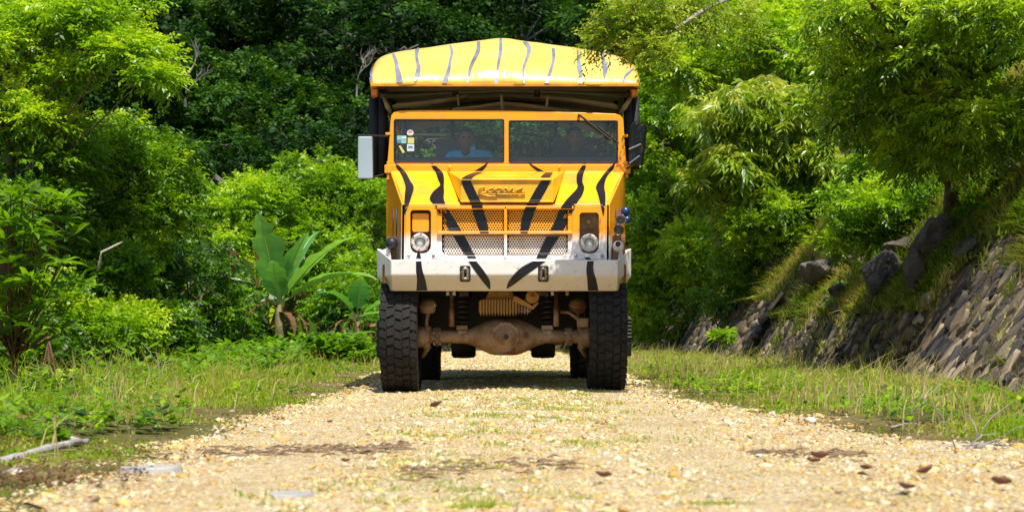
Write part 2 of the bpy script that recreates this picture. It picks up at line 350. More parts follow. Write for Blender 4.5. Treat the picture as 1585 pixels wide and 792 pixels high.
def stone_attr_mat(name, stops, scale=30, rough=0.85, patch=False):
    m, nt, b = nmat(name)
    at = N(nt, 'ShaderNodeAttribute', attribute_name='leafv'); oi = N(nt, 'ShaderNodeObjectInfo')
    su = N(nt, 'ShaderNodeMath', operation='ADD'); nt.links.new(at.outputs['Fac'], su.inputs[0]); nt.links.new(oi.outputs['Random'], su.inputs[1])
    fr = N(nt, 'ShaderNodeMath', operation='FRACT'); nt.links.new(su.outputs[0], fr.inputs[0])
    r = ramp(nt, fr.outputs[0], stops)
    n = noise_tex(nt, scale, 5, 0.65); r2 = ramp(nt, n.outputs[0], [(0.3, (0.45, 0.45, 0.43)), (0.7, (1.2, 1.18, 1.15))])
    mx = N(nt, 'ShaderNodeMixRGB', blend_type='MULTIPLY'); mx.inputs[0].default_value = 0.8
    nt.links.new(r.outputs[0], mx.inputs[1]); nt.links.new(r2.outputs[0], mx.inputs[2])
    out = mx.outputs[0]
    if patch:                                  # sandy, orange and dusty pale areas of the track
        n3 = noise_tex(nt, 1.3, 6, 0.6, dist=.4); r3 = ramp(nt, n3.outputs[0], [(0.3, (0.82, 0.78, 0.58)), (0.42, (1.0, 1.0, 0.98)), (0.55, (1.0, 0.88, 0.68)), (0.7, (1.05, 1.02, 1.0))])
        m3 = N(nt, 'ShaderNodeMixRGB', blend_type='MULTIPLY'); m3.inputs[0].default_value = 0.85; nt.links.new(out, m3.inputs[1]); nt.links.new(r3.outputs[0], m3.inputs[2]); out = m3.outputs[0]
    nt.links.new(out, b.inputs['Base Color']); b.inputs['Roughness'].default_value = rough; b.inputs['Specular IOR Level'].default_value = .2
    bump(nt, b, n.outputs[0], 0.5, 0.02); return m
M.gravel = stone_attr_mat('gravel_stones', [(0, (0.36, 0.24, 0.12)), (0.1, (0.58, 0.36, 0.10)), (0.3, (0.67, 0.51, 0.21)), (0.5, (0.70, 0.60, 0.34)), (0.7, (0.72, 0.66, 0.53)), (0.85, (0.64, 0.56, 0.42)), (0.95, (0.50, 0.44, 0.34)), (1, (0.26, 0.16, 0.09))], patch=True)
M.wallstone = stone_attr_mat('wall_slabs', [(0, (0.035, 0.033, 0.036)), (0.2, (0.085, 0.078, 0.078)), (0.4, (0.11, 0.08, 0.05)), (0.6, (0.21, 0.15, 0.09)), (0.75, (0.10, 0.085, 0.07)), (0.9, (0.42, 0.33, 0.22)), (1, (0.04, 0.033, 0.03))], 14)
M.mortar = simple('earth_mortar', (0.065, 0.05, 0.03), 0.95, var=0.5, scale=8, bmp=0.8, bdist=0.03)
M.rock = simple('grey_boulder', (0.26, 0.24, 0.22), 0.9, var=0.6, scale=5, bmp=1, bdist=0.06, dirt=(0.08, 0.06, 0.04), dirt_amt=1.4)
M.darkrock = simple('dark_boulder', (0.045, 0.035, 0.03), 0.9, var=0.5, scale=4, bmp=0.9, bdist=0.05, dirt=(0.16, 0.14, 0.12), dirt_amt=0.2)

# ------------------------------------------------------------------ terrain
def seg_of(y):
    """retaining wall: base x, top x, top height"""
    if y < 21.8: return 4.50, 5.75, 1.75
    if y < 34.5: return 4.50, 5.00, 0.90
    if y < 58: return 4.25, 5.05, 1.25
    return 4.1, 4.8, 1.1
def zg(x, y):
    n = noise.noise((x * 0.45, y * 0.35, 3)) * 0.05 + noise.noise((x * 1.7, y * 1.7, 8)) * 0.015
    if abs(x) < 2.0: n *= 0.6
    z = n
    if x < -2: z += -0.10 * smooth(-2, -5, x) if False else 0
    if x < -2: z += 0.06 * (1 - smooth(-3.2, -2, x))
    wb, wt, wz = seg_of(y)
    if x > wb - 0.1:
        if x < wt + 0.05: z = n + (x - wb - 0.15) / (wt - wb) * wz - 0.12
        else:
            d = x - wt
            sl = 1.2 if y < 40 else 0.9
            z = wz - 0.05 + (d * sl if d < 3 else 3 * sl + (d - 3) * 0.4) + noise.noise((x * 0.8, y * 0.5, 5)) * 0.45 * min(1, d) + noise.noise((x * 2.2, y * 1.6, 5)) * 0.14 * min(1, d * 2)
    if y > 54:
        z += (y - 54) * 0.52 + noise.noise((x * 0.04, y * 0.04, 1)) * 5 * min(1, (y - 54) / 25)
        if y > 150: z -= (y - 150) * 0.3
    return z
def hitY(px, py, y0=15, y1=70):
    """distance at which the sight line through a photo pixel meets the ground"""
    y = y0
    while y < y1:
        p = q(px, py, y)
        if zg(p.x, p.y) >= p.z: return y
        y += .1
    return y1
def sheet(name, xs, ys, zf, mat, kind='structure'):
    V = np.array([(x, y, zf(x, y)) for y in ys for x in xs]); nx = len(xs)
    i = np.arange(len(ys) - 1)[:, None] * nx + np.arange(nx - 1)[None, :]; i = i.ravel()
    Fc = np.stack([i, i + 1, i + nx + 1, i + nx], 1)
    me = np_mesh(name, V, Fc, mat, smooth_=True)
    o = link_mesh(name, me, None); return tag(o, kind=kind)
xs = np.concatenate([np.arange(-160, -12, 6), np.arange(-12, -3, 0.8), np.arange(-3, 3.8, 0.35), np.arange(3.8, 7, 0.18), np.arange(7, 14, 0.8), np.arange(14, 170, 6)])
ys = np.concatenate([np.arange(-60, 0, 8), np.arange(0, 21.6, 0.5), [21.6, 21.75, 21.85, 22.0], np.arange(22.5, 34.3, 0.6), [34.4, 34.6], np.arange(35, 57.9, 0.9), [57.95, 58.1], np.arange(60, 110, 3), np.arange(110, 400, 12)])
sheet('ground', xs, ys, zg, M.ground)
def xl(y):
    v = np.interp(y, [0, 5.9, 8, 13, 19, 27, 40, 60], [-1.4, -1.5, -1.72, -1.72, -1.60, -1.9, -2.0, -2.0]); return v + noise.noise((0, y * 0.7, 0)) * 0.18 + noise.noise((0, y * 2.7, 4)) * 0.1
def xr(y):
    v = np.interp(y, [0, 5.9, 8.8, 9.9, 11.2, 13, 15.5, 19.2, 27, 60], [4.0, 3.6, 2.6, 2.25, 2.0, 1.7, 1.42, 1.35, 1.4, 1.4]); return v + noise.noise((7, y * 0.7, 0)) * 0.2 + noise.noise((7, y * 2.7, 4)) * 0.1
ry = np.arange(-4, 56, 0.22); ru = np.linspace(0, 1, 26)
V = np.array([(xl(y) * (1 - u) + xr(y) * u, y, zg(xl(y) * (1 - u) + xr(y) * u, y) + 0.008 + 0.02 * math.sin(math.pi * u)) for y in ry for u in ru])
i = (np.arange(len(ry) - 1)[:, None] * 26 + np.arange(25)[None, :]).ravel()
tag(link_mesh('gravel_road', np_mesh('gravel_road', V, np.stack([i, i + 1, i + 27, i + 26], 1), M.road, smooth_=True), None), kind='structure')
def zr(x, y):
    a, b_ = xl(y), xr(y); u = (x - a) / (b_ - a)
    return zg(x, y) + (0.008 + 0.02 * math.sin(math.pi * u) if 0 < u < 1 else 0)

# ico stone
def ico():
    bm = bmesh.new(); bmesh.ops.create_icosphere(bm, subdivisions=1, radius=1); v = np.array([x.co[:] for x in bm.verts]); f = np.array([[x.index for x in t.verts] for t in bm.faces]); bm.free(); return v, f
IV, IF = ico()
def stones(name, P, S, mat, kind='stuff'):
    n = len(P); 
    V = np.repeat(IV[None], n, 0) * (1 + rng.uniform(-0.42, 0.35, (n, 12, 1)))
    V = V * (S[:, None, None] * np.stack([rng.uniform(0.8, 1.5, n), rng.uniform(0.7, 1.3, n), rng.uniform(0.35, 0.7, n)], 1)[:, None, :])
    a = rng.uniform(0, 6.28, n); c, s = np.cos(a)[:, None], np.sin(a)[:, None]
    x, y = V[..., 0] * c - V[..., 1] * s, V[..., 0] * s + V[..., 1] * c
    t = rng.normal(0, 0.25, n)[:, None]; V = np.stack([x, y, V[..., 2] + x * t], 2) + P[:, None, :]
    Fc = (IF[None] + (np.arange(n) * 12)[:, None, None]).reshape(-1, 3)
    me = np_mesh(name, V.reshape(-1, 3), Fc, mat, np.repeat(rng.uniform(0, 1, n), 12))
    return tag(link_mesh(name, me, None), kind=kind)
ng = 70000
yy = 5.2 + (rng.uniform(0, 1, ng) ** 1.75) * 22
xx = np.array([xl(y) - 0.15 + (xr(y) - xl(y) + 0.35) * u for y, u in zip(yy, rng.uniform(0, 1, ng))])
stray = rng.uniform(0, 1, ng) < .06            # stones thrown out onto the verges
xx = np.where(stray, xx + np.sign(xx - .3) * np.abs(rng.normal(0, .45, ng)), xx)
ss = np.clip(rng.lognormal(math.log(0.0050), 0.6, ng), 0.003, 0.028) * (1 + 0.04 * (yy - 6))
trk = np.exp(-((np.abs(xx + .05) - .93) / .22) ** 2); ss = ss * (1.12 - .5 * trk) * (1 + .35 * np.array([noise.noise((x * 1.4, y * 1.4, 91)) for x, y in zip(xx, yy)]))
zz = np.array([zr(x, y) for x, y in zip(xx, yy)]) - ss * 0.02
stones('gravel', np.stack([xx, yy, zz], 1), ss, M.gravel)
yf = rng.uniform(26, 54, 6000); xf = np.array([xl(y) + (xr(y) - xl(y)) * u for y, u in zip(yf, rng.uniform(0, 1, 6000))])
stones('gravel', np.stack([xf, yf, np.array([zr(x, y) for x, y in zip(xf, yf)])], 1), rng.uniform(.012, .04, 6000), M.gravel)

# ------------------------------------------------------------------ foliage
def foliage(clumps, per, leaflets=8, spray=0.3, ll=0.07, lw=0.03, up=0.45, droop=0.15, flat=0.6, tint=0.0, seed=0):
    """leaves as folded four-point blades set in pairs along twigs that radiate from the clumps.
       clumps: (n,4) x y z r"""
    g = np.random.default_rng(seed)
    cl = np.asarray(clumps, float); n = len(cl) * per
    ci = np.repeat(np.arange(len(cl)), per)
    d = g.normal(0, 1, (n, 3)); d[:, 2] = d[:, 2] * 0.75 + up; d /= np.linalg.norm(d, axis=1)[:, None]
    rr = cl[ci, 3]
    p0 = cl[ci, :3] + d * (rr * g.uniform(0.25, 0.8, n))[:, None] * np.array([1, 1, flat])
    L = spray * g.uniform(0.6, 1.2, n)
    cv = np.repeat(g.normal(0, 0.17, len(cl)), per) + g.normal(0, 0.06, n)
    z = np.array([0, 0, 1.0])
    side = np.cross(d, z + g.normal(0, 0.3, (n, 3))); side /= np.linalg.norm(side, axis=1)[:, None] + 1e-6
    nrm = np.cross(side, d)
    V = []; A = []
    for k in range(leaflets):
        t = (k + 0.6) / leaflets; sg = 1 if k % 2 else -1
        b = p0 + d * (L * t)[:, None] - z * (L * droop * t * t)[:, None]
        ld = side * sg * 0.9 + d * (0.25 + 0.8 * t) + g.normal(0, 0.22, (n, 3)) - z * droop * 0.8
        ld /= np.linalg.norm(ld, axis=1)[:, None]
        w = np.cross(ld, nrm + g.normal(0, 0.35, (n, 3))); w /= np.linalg.norm(w, axis=1)[:, None] + 1e-6
        s = (g.uniform(0.7, 1.25, n) * (1 - 0.35 * abs(t - 0.45)))[:, None]
        mid = b + ld * (ll * 0.45) * s
        V.append(np.stack([b, mid + w * lw * 0.5 * s - z * 0.0, b + ld * ll * s - z * ll * 0.25 * s, mid - w * lw * 0.5 * s], 1))
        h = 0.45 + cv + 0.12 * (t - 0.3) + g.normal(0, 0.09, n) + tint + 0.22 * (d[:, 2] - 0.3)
        A.append(np.repeat(np.clip(h, 0, 1)[:, None], 4, 1))
    return np.concatenate(V).reshape(-1, 3), np.concatenate(A).ravel()
def fill_blob(g, c, r, n, cr):
    """sub-clumps near the surface of an ellipsoid blob, upper side favoured"""
    out = []
    while len(out) < n:
        d = g.normal(0, 1, 3); d /= np.linalg.norm(d)
        if d[2] < -0.3 and g.uniform() < 0.6: continue
        k = g.uniform(0.45, 1.0) ** 0.6
        p = np.array(c) + d * np.array(r) * k * (1 + 0.25 * noise.noise(Vector(tuple(d * 2.1 + c[0]))))
        out.append((*p, cr * g.uniform(0.6, 1.35)))
    return out
def limbs(bm, base, top, ends, r0, g, wob=0.12):
    base, top = Vector(base), Vector(top)
    pts = [base.lerp(top, t) + Vector((g.normal(0, wob) if 0 < t < 1 else 0, g.normal(0, wob) if 0 < t < 1 else 0, 0)) for t in (0, .25, .5, .75, 1)]
    tube(bm, pts, [r0 * 1.25, r0, r0 * .85, r0 * .7, r0 * .5], 8)
    for e in ends:
        e = Vector(e); s = pts[g.integers(2, 5)]
        m1 = s.lerp(e, .35) + Vector((g.normal(0, wob), g.normal(0, wob), abs(g.normal(0, wob))))
        m2 = s.lerp(e, .7) + Vector((g.normal(0, wob), g.normal(0, wob), g.normal(0, wob)))
        tube(bm, [s, m1, m2, e], [r0 * .38, r0 * .26, r0 * .17, r0 * .05], 5, caps=False)

def tree_custom(name, label, cat, base, blobs, style, seed, dens=1.15, bark=None, r0=0.09, group=None, trunk_top=None, trunk_name='trunk', nl=None):
    """blobs in photo pixels: (px, py, Y, rx_px, rz_px, ry_m, n_clumps, clump_r)"""
    g = np.random.default_rng(seed)
    bx, by = (base[0] - 792.5) / F * base[1], base[1]; bz = zg(bx, by) - 0.05
    root = empty(name, (bx, by, bz), label, cat, group)
    cl = []
    for (px, py, Y, rx, rz, ry_, n, cr) in blobs:
        n = int(n * dens)
        c = q(px, py, Y); cl += fill_blob(g, c, (rx / F * Y, ry_, rz / F * Y), n, cr)
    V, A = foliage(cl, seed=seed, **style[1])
    me = np_mesh('crown', V - np.array([bx, by, bz]), 4, style[0], A)
    o = link_mesh('crown', me, None); o.parent = root
    bm = bmesh.new()
    b0 = blobs[0]; tt = trunk_top or tuple(q(b0[0], b0[1] + b0[4] * 0.3, b0[2]))
    idx = g.permutation(len(cl))[:(nl if nl is not None else max(6, len(cl) // 5))]
    limbs(bm, (bx, by, bz - 0.1), tt, [cl[i][:3] for i in idx], r0, g)
    obj(trunk_name, bm, bark or M.bark, root, sm=True)
    return root
BR = (M.leaf_bright, dict(per=28, leaflets=9, spray=0.27, ll=0.082, lw=0.040, up=0.5, droop=0.25, flat=0.6))
BRF = (M.leaf_bright, dict(per=30, leaflets=9, spray=0.36, ll=0.115, lw=0.058, up=0.5, droop=0.25, flat=0.6))
MD = (M.leaf_mid, dict(per=28, leaflets=9, spray=0.28, ll=0.09, lw=0.044, up=0.45, droop=0.3, flat=0.65))
MDF = (M.leaf_mid, dict(per=28, leaflets=9, spray=0.36, ll=0.125, lw=0.058, up=0.45, droop=0.35, flat=0.7))
DK = (M.leaf_dark, dict(per=24, leaflets=9, spray=0.22, ll=0.10, lw=0.035, up=0.3, droop=0.5, flat=0.8))
OL = (M.leaf_olive, dict(tint=.06, per=24, leaflets=8, spray=0.2, ll=0.24, lw=0.055, up=0.4, droop=0.9, flat=0.8))

MDX = (M.leaf_mid, dict(tint=.2, per=28, leaflets=9, spray=0.42, ll=0.15, lw=0.07, up=0.45, droop=0.4, flat=0.7))
BRX = (M.leaf_bright, dict(per=28, leaflets=9, spray=0.42, ll=0.14, lw=0.07, up=0.5, droop=0.3, flat=0.65))
# --- left side
tree_custom('leafy_tree', 'tall bright green feathery tree with outstretched pale branches at the left edge, topmost foliage there', 'tree', (12, 23.5),
    [(10, 70, 23.5, 90, 85, 0.9, 44, .27), (130, 45, 23.5, 80, 36, 0.7, 26, .24), (195, 85, 23.2, 65, 22, .5, 16, .2), (235, 125, 23, 40, 12, .3, 7, .16), (50, 185, 23.3, 55, 24, .5, 14, .22), (150, 0, 24, 80, 22, .6, 14, .24), (110, 115, 23.2, 40, 12, .3, 7, .17)], (M.leaf_bright, dict(BR[1], tint=.1)), 11, bark=M.bark, r0=.075)
tree_custom('leafy_tree', 'rounded bright green tree left of the banana plant, its crown leaning towards the dark hillside', 'tree', (160, 26),
    [(185, 245, 26, 100, 50, 1.0, 34, .34), (120, 235, 25, 60, 35, .8, 14, .3), (255, 345, 26, 55, 45, .8, 20, .3), (140, 330, 25.5, 85, 50, .9, 26, .32), (262, 285, 26, 35, 35, .6, 10, .28)], BR, 12, bark=M.bark, r0=.09)
tree_custom('leafy_tree', 'mid green tree with slim bare stems in the thicket at far left', 'tree', (110, 23.5),
    [(60, 240, 24, 80, 60, .9, 26, .34), (40, 330, 23.5, 70, 60, .8, 24, .3), (150, 420, 24.5, 80, 50, .8, 24, .3)], MD, 13, bark=M.bark, r0=.08)
tree_custom('leafy_tree', 'darker green tree in the thicket between the rounded tree and the banana plant', 'tree', (300, 30),
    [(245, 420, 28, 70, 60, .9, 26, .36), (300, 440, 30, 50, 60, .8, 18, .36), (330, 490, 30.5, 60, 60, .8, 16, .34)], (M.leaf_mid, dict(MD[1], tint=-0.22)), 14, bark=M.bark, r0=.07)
tree_custom('leafy_tree', 'bright yellow green tree directly behind the big banana leaves', 'tree', (385, 41),
    [(385, 330, 41, 72, 55, 1.2, 34, .44), (345, 390, 40, 45, 50, 1.0, 16, .4), (400, 420, 40, 60, 70, 1.0, 18, .4)], BRF, 15, bark=M.pale_bark, r0=.1)
tree_custom('leafy_tree', 'bright green tree crowding up behind the mirror on the left of the truck', 'tree', (500, 42),
    [(480, 300, 42, 60, 48, 1.2, 26, .44), (535, 320, 42, 62, 55, 1.2, 30, .44), (500, 390, 41, 80, 60, 1.0, 26, .42), (585, 330, 43, 30, 60, 1.0, 12, .42), (560, 440, 40, 50, 55, 1, 18, .4)], BRF, 16, bark=M.pale_bark, r0=.1)
tree_custom('bush', 'low bright green bush on the left verge under the rounded tree', 'bush', (150, 22.5),
    [(150, 520, 23, 80, 40, .6, 26, .26), (90, 470, 23, 50, 45, .5, 14, .26), (210, 500, 24, 50, 45, .5, 14, .26)], (M.leaf_bright, dict(BR[1], tint=-0.1)), 17, r0=.03, trunk_name='stem')
tree_custom('bush', 'green bush at the foot of the darker tree beside the dead leaf pile', 'bush', (262, 26),
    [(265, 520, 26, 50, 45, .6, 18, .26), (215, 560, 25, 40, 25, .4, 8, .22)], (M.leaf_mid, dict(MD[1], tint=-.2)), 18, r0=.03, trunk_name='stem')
tree_custom('bush', 'dark green bush in the shade left of the banana plant', 'bush', (355, 34),
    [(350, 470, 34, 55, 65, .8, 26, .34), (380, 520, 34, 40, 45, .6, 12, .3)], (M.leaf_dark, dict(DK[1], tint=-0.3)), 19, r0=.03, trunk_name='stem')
tree_custom('bush', 'green bush between the banana plants and the truck wheel', 'bush', (530, 38),
    [(540, 480, 39, 55, 45, .8, 24, .34), (490, 450, 40, 50, 50, .8, 16, .34), (575, 520, 37, 22, 30, .5, 8, .26)], MDF, 20, r0=.03, trunk_name='stem')
tree_custom('bush', 'leafy green bush low at the left edge behind the broad leaved shrub', 'bush', (20, 19.5),
    [(20, 520, 19.5, 60, 55, .5, 20, .22), (70, 570, 19, 40, 25, .4, 8, .2)], MD, 21, r0=.03, trunk_name='stem')
# --- right side
YT_ = hitY(1472, 335); YB1 = hitY(1225, 405); YB2 = hitY(1375, 385); print('hits', YT_, YB1, YB2)
hang = tree_custom('leafy_tree', 'tree whose light branch hangs over the right corner of the truck canopy', 'tree', (1510, 25),
    [(995, 30, 16.2, 50, 38, .3, 26, .16), (1005, 82, 16.1, 30, 16, .25, 9, .11), (925, 62, 16.2, 34, 12, .2, 7, .11), (1065, 20, 17.4, 50, 35, .5, 16, .2), (1120, 40, 20.5, 60, 40, .6, 16, .24)],
    (M.leaf_olive, dict(per=22, leaflets=9, spray=0.2, ll=0.05, lw=0.022, up=0.45, droop=0.25, flat=0.7)), 31, bark=M.bark, r0=.05, nl=0, trunk_top=tuple(q(1300, -70, 21)))
bm = bmesh.new(); tube(bm, [q(1300, -70, 21), q(1190, -25, 19), q(1098, 10, 17.4), q(1050, 42, 16.8), q(1002, 72, 16.3)], [.04, .032, .024, .016, .008], 7)
obj('limb', bm, M.pale_bark, hang, sm=True)
tree_custom('leafy_tree', 'large green tree immediately right of the truck, foliage falling down to the wall', 'tree', (1085, 53),
    [(1025, 200, 49, 75, 75, 1.5, 46, .52), (1025, 320, 49, 68, 70, 1.4, 40, .5), (1035, 430, 49, 66, 75, 1.3, 38, .5), (1005, 480, 49, 34, 50, 1.0, 14, .44), (1090, 400, 47, 60, 75, 1.2, 28, .48)], MDX, 32, bark=M.bark, r0=.12)
tree_custom('leafy_tree', 'bright green tree with dense rounded top above the olive tinged tree', 'tree', (1150, 47),
    [(1140, 70, 45, 110, 60, 1.6, 56, .54), (1230, 110, 44, 70, 60, 1.3, 30, .5), (1060, 110, 45, 60, 50, 1.2, 24, .5), (1200, 20, 46, 90, 40, 1.4, 28, .5)], BRX, 33, bark=M.pale_bark, r0=.14)
tree_custom('leafy_tree', 'olive and straw tinged tree with drooping narrow leaves in the right thicket', 'tree', (1195, 40),
    [(1180, 190, 38, 105, 60, 1.3, 50, .42), (1140, 275, 38, 70, 65, 1.1, 34, .42), (1250, 255, 38, 60, 60, 1.1, 28, .42), (1190, 340, 39, 90, 40, 1.0, 26, .42)], OL, 34, bark=M.bark, r0=.1)
tree_custom('leafy_tree', 'big dark glossy tree with low crown and straight trunk on the right bank', 'tree', (1472, YT_),
    [(1420, 60, 22.5, 150, 90, 1.4, 90, .34), (1540, 40, 21, 110, 90, 1.2, 50, .32), (1400, 180, 23, 120, 60, 1.0, 48, .32), (1520, 190, 22, 90, 60, 1.0, 40, .3), (1455, 250, 23.5, 70, 30, .8, 18, .26), (1310, 150, 24, 50, 70, .8, 20, .32)],
    (M.leaf_dark, dict(DK[1], tint=0.2)), 35, bark=M.bark, r0=.1)
tree_custom('leafy_tree', 'sunlit feathery green tree filling the upper right behind the dark tree', 'tree', (1350, 34),
    [(1330, 60, 32, 80, 70, 1.1, 34, .4), (1400, 260, 31, 80, 50, 1, 20, .36), (1500, 280, 30, 90, 50, 1.0, 22, .36)], MDF, 36, bark=M.bark, r0=.1)
tree_custom('bush', 'bright green bush on the slope right of the olive tinged tree', 'bush', (1225, YB1),
    [(1215, 335, YB1 - .3, 75, 60, .8, 44, .3), (1160, 360, YB1 - .2, 45, 45, .6, 18, .28), (1270, 375, YB1 - .3, 45, 36, .6, 14, .26)], BR, 37, r0=.035, trunk_name='stem')
tree_custom('bush', 'sunny low bush on the bank just left of the dark tree trunk', 'bush', (1375, YB2),
    [(1355, 325, YB2 - .3, 80, 44, .8, 38, .27), (1440, 315, YB2 - .8, 45, 35, .6, 14, .24), (1330, 370, YB2 - .3, 50, 25, .5, 12, .22)], BR, 38, r0=.03, trunk_name='stem')
tree_custom('bush', 'rounded lush green bush growing on top of the middle wall', 'bush', (1155, 39.5),
    [(1140, 430, 38.5, 42, 48, .7, 26, .3), (1105, 470, 40, 35, 30, .6, 10, .28), (1190, 405, 38.5, 30, 30, .5, 8, .28)], MD, 39, r0=.03, trunk_name='stem')
tree_custom('bush', 'small light green sapling at the foot of the wall beside the far wall end', 'bush', (1130, 30),
    [(1128, 520, 30, 22, 8, .2, 5, .14)], (M.leaf_bright, dict(per=12, leaflets=7, spray=.14, ll=.12, lw=.05, up=.6, droop=.2, flat=.5)), 40, r0=.008, trunk_name='stem')

# --- hillside trees: three kinds, copied
def hill_proto(seed, mat, kind):
    g = np.random.default_rng(seed); cl = []
    hgt = 6.0
    for k in range(15 if kind != 'shrubby' else 12):       # layered pads
        a = g.uniform(0, 6.28); r = g.uniform(0.2, 2.5); z = hgt - r * 0.55 - g.uniform(0, 2.3)
        c = (r * math.cos(a), r * math.sin(a), z)
        for _ in range(5): cl.append((c[0] + g.normal(0, .55), c[1] + g.normal(0, .55), c[2] + g.normal(0, .1), g.uniform(.35, .65)))
    V, A = foliage(cl, per=20, leaflets=9, spray=.42, ll=.17, lw=.085, up=.55, droop=.2, flat=.45, seed=seed)
    crown = np_mesh('crown', V, 4, mat, A)
    bm = bmesh.new(); idx = g.permutation(len(cl))[:14]
    limbs(bm, (0, 0, -1.5), (g.normal(0, .3), g.normal(0, .3), hgt - 2), [cl[i][:3] for i in idx], .13, g, .25)
    tm = bpy.data.meshes.new('trunk'); bm.to_mesh(tm); bm.free(); tm.materials.append(M.hill_bark)
    return crown, tm
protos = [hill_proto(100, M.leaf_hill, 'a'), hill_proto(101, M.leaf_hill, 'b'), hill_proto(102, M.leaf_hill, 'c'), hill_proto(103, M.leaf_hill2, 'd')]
def hill_label(px, y, k):
    wh = 'far left' if px < 150 else 'above the rounded left tree' if px < 350 else 'left of the truck canopy' if px < 600 else 'straight above the truck canopy' if px < 900 else 'behind the right thicket'
    ht = 'lowest' if y < 64 else 'lower middle' if y < 78 else 'upper middle' if y < 94 else 'highest'
    return ('bluish grey green' if k == 3 else 'dark green layered') + ' forest tree, ' + ht + ' part of the hillside, ' + wh
def hill_tree(x, y, k, s):
    root = empty('forest_tree', (x, y, zg(x, y)), hill_label(x / y * F + 792, y, k), 'tree', 'bluish trees high on the hillside' if k == 3 else 'dark trees covering the hillside')
    root.rotation_euler = (0, 0, rnd.uniform(0, 6.28)); root.scale = (s * rnd.uniform(.9, 1.2), s * rnd.uniform(.9, 1.2), s)
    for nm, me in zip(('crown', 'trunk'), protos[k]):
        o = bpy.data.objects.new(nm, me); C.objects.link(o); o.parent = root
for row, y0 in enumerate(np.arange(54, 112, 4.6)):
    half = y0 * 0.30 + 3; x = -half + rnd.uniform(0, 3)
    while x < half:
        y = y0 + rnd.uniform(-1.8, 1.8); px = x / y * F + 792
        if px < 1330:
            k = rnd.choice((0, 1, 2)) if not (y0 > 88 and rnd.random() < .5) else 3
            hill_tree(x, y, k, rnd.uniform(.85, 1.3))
        x += rnd.uniform(3.4, 5.2)

def dead_tree(label, px, py0, py1, Y, seed, spread=.5, r0=.08):
    r_ = random.Random(seed); a = q(px, py0, Y); b_ = q(px + r_.uniform(-15, 15), py1, Y); bm = bmesh.new(); L = (b_ - a).length
    def grow(p, d, l, r, k):
        pts = [p]; dd = d.copy()
        for _ in range(5):
            dd = (dd + Vector((r_.gauss(0, .16), r_.gauss(0, .16), r_.gauss(0, .10)))).normalized(); pts.append(pts[-1] + dd * l / 5)
        tube(bm, pts, [r * (1 - .13 * i) for i in range(6)], 5, caps=False)
        if k:
            for _ in range(3 if k > 1 else 4):
                j = r_.randint(2, 5); nd = (dd + Vector((r_.uniform(-1, 1), r_.uniform(-.6, .6), r_.uniform(-.2, .7))) * spread * 1.5).normalized(); grow(pts[j], nd, l * r_.uniform(.5, .8), r * .55, k - 1)
    grow(a, (b_ - a).normalized(), L * .6, r0 * .6, 3)
    o = obj('dead_tree', bm, M.dead_bark, sm=True); tag(o, label, 'tree')
dead_tree('leafless pale forked tree on the hillside behind the feathery tree', 287, 165, 70, 50, 1)
dead_tree('bare pale tree near the left corner of the truck canopy', 552, 150, 75, 49, 4, .6, .05)

# ------------------------------------------------------------------ retaining walls of upright slabs
def slab_mesh(seed):
    r_ = random.Random(seed); bm = bmesh.new(); k = 6
    o = [(math.cos(2*math.pi*i/k + .3) * r_.uniform(.82, 1.05), math.sin(2*math.pi*i/k + .3) * r_.uniform(.85, 1.08)) for i in range(k)]
    back = [bm.verts.new((x * .5, y * .5, -.5)) for x, y in o]
    mid = [bm.verts.new((x * .5, y * .5, .2 + r_.uniform(-.1, .1))) for x, y in o]
    top = [bm.verts.new((x * .38, y * .41, .5 + r_.uniform(-.18, .12))) for x, y in o]
    for a, b_ in ((back, mid), (mid, top)):
        for i in range(k): bm.faces.new([a[i], a[(i+1) % k], b_[(i+1) % k], b_[i]])
    bm.faces.new(top)
    me = bpy.data.meshes.new('stone'); bm.to_mesh(me); bm.free(); me.materials.append(M.wallstone); return me
SLABS = [slab_mesh(s) for s in range(8)]
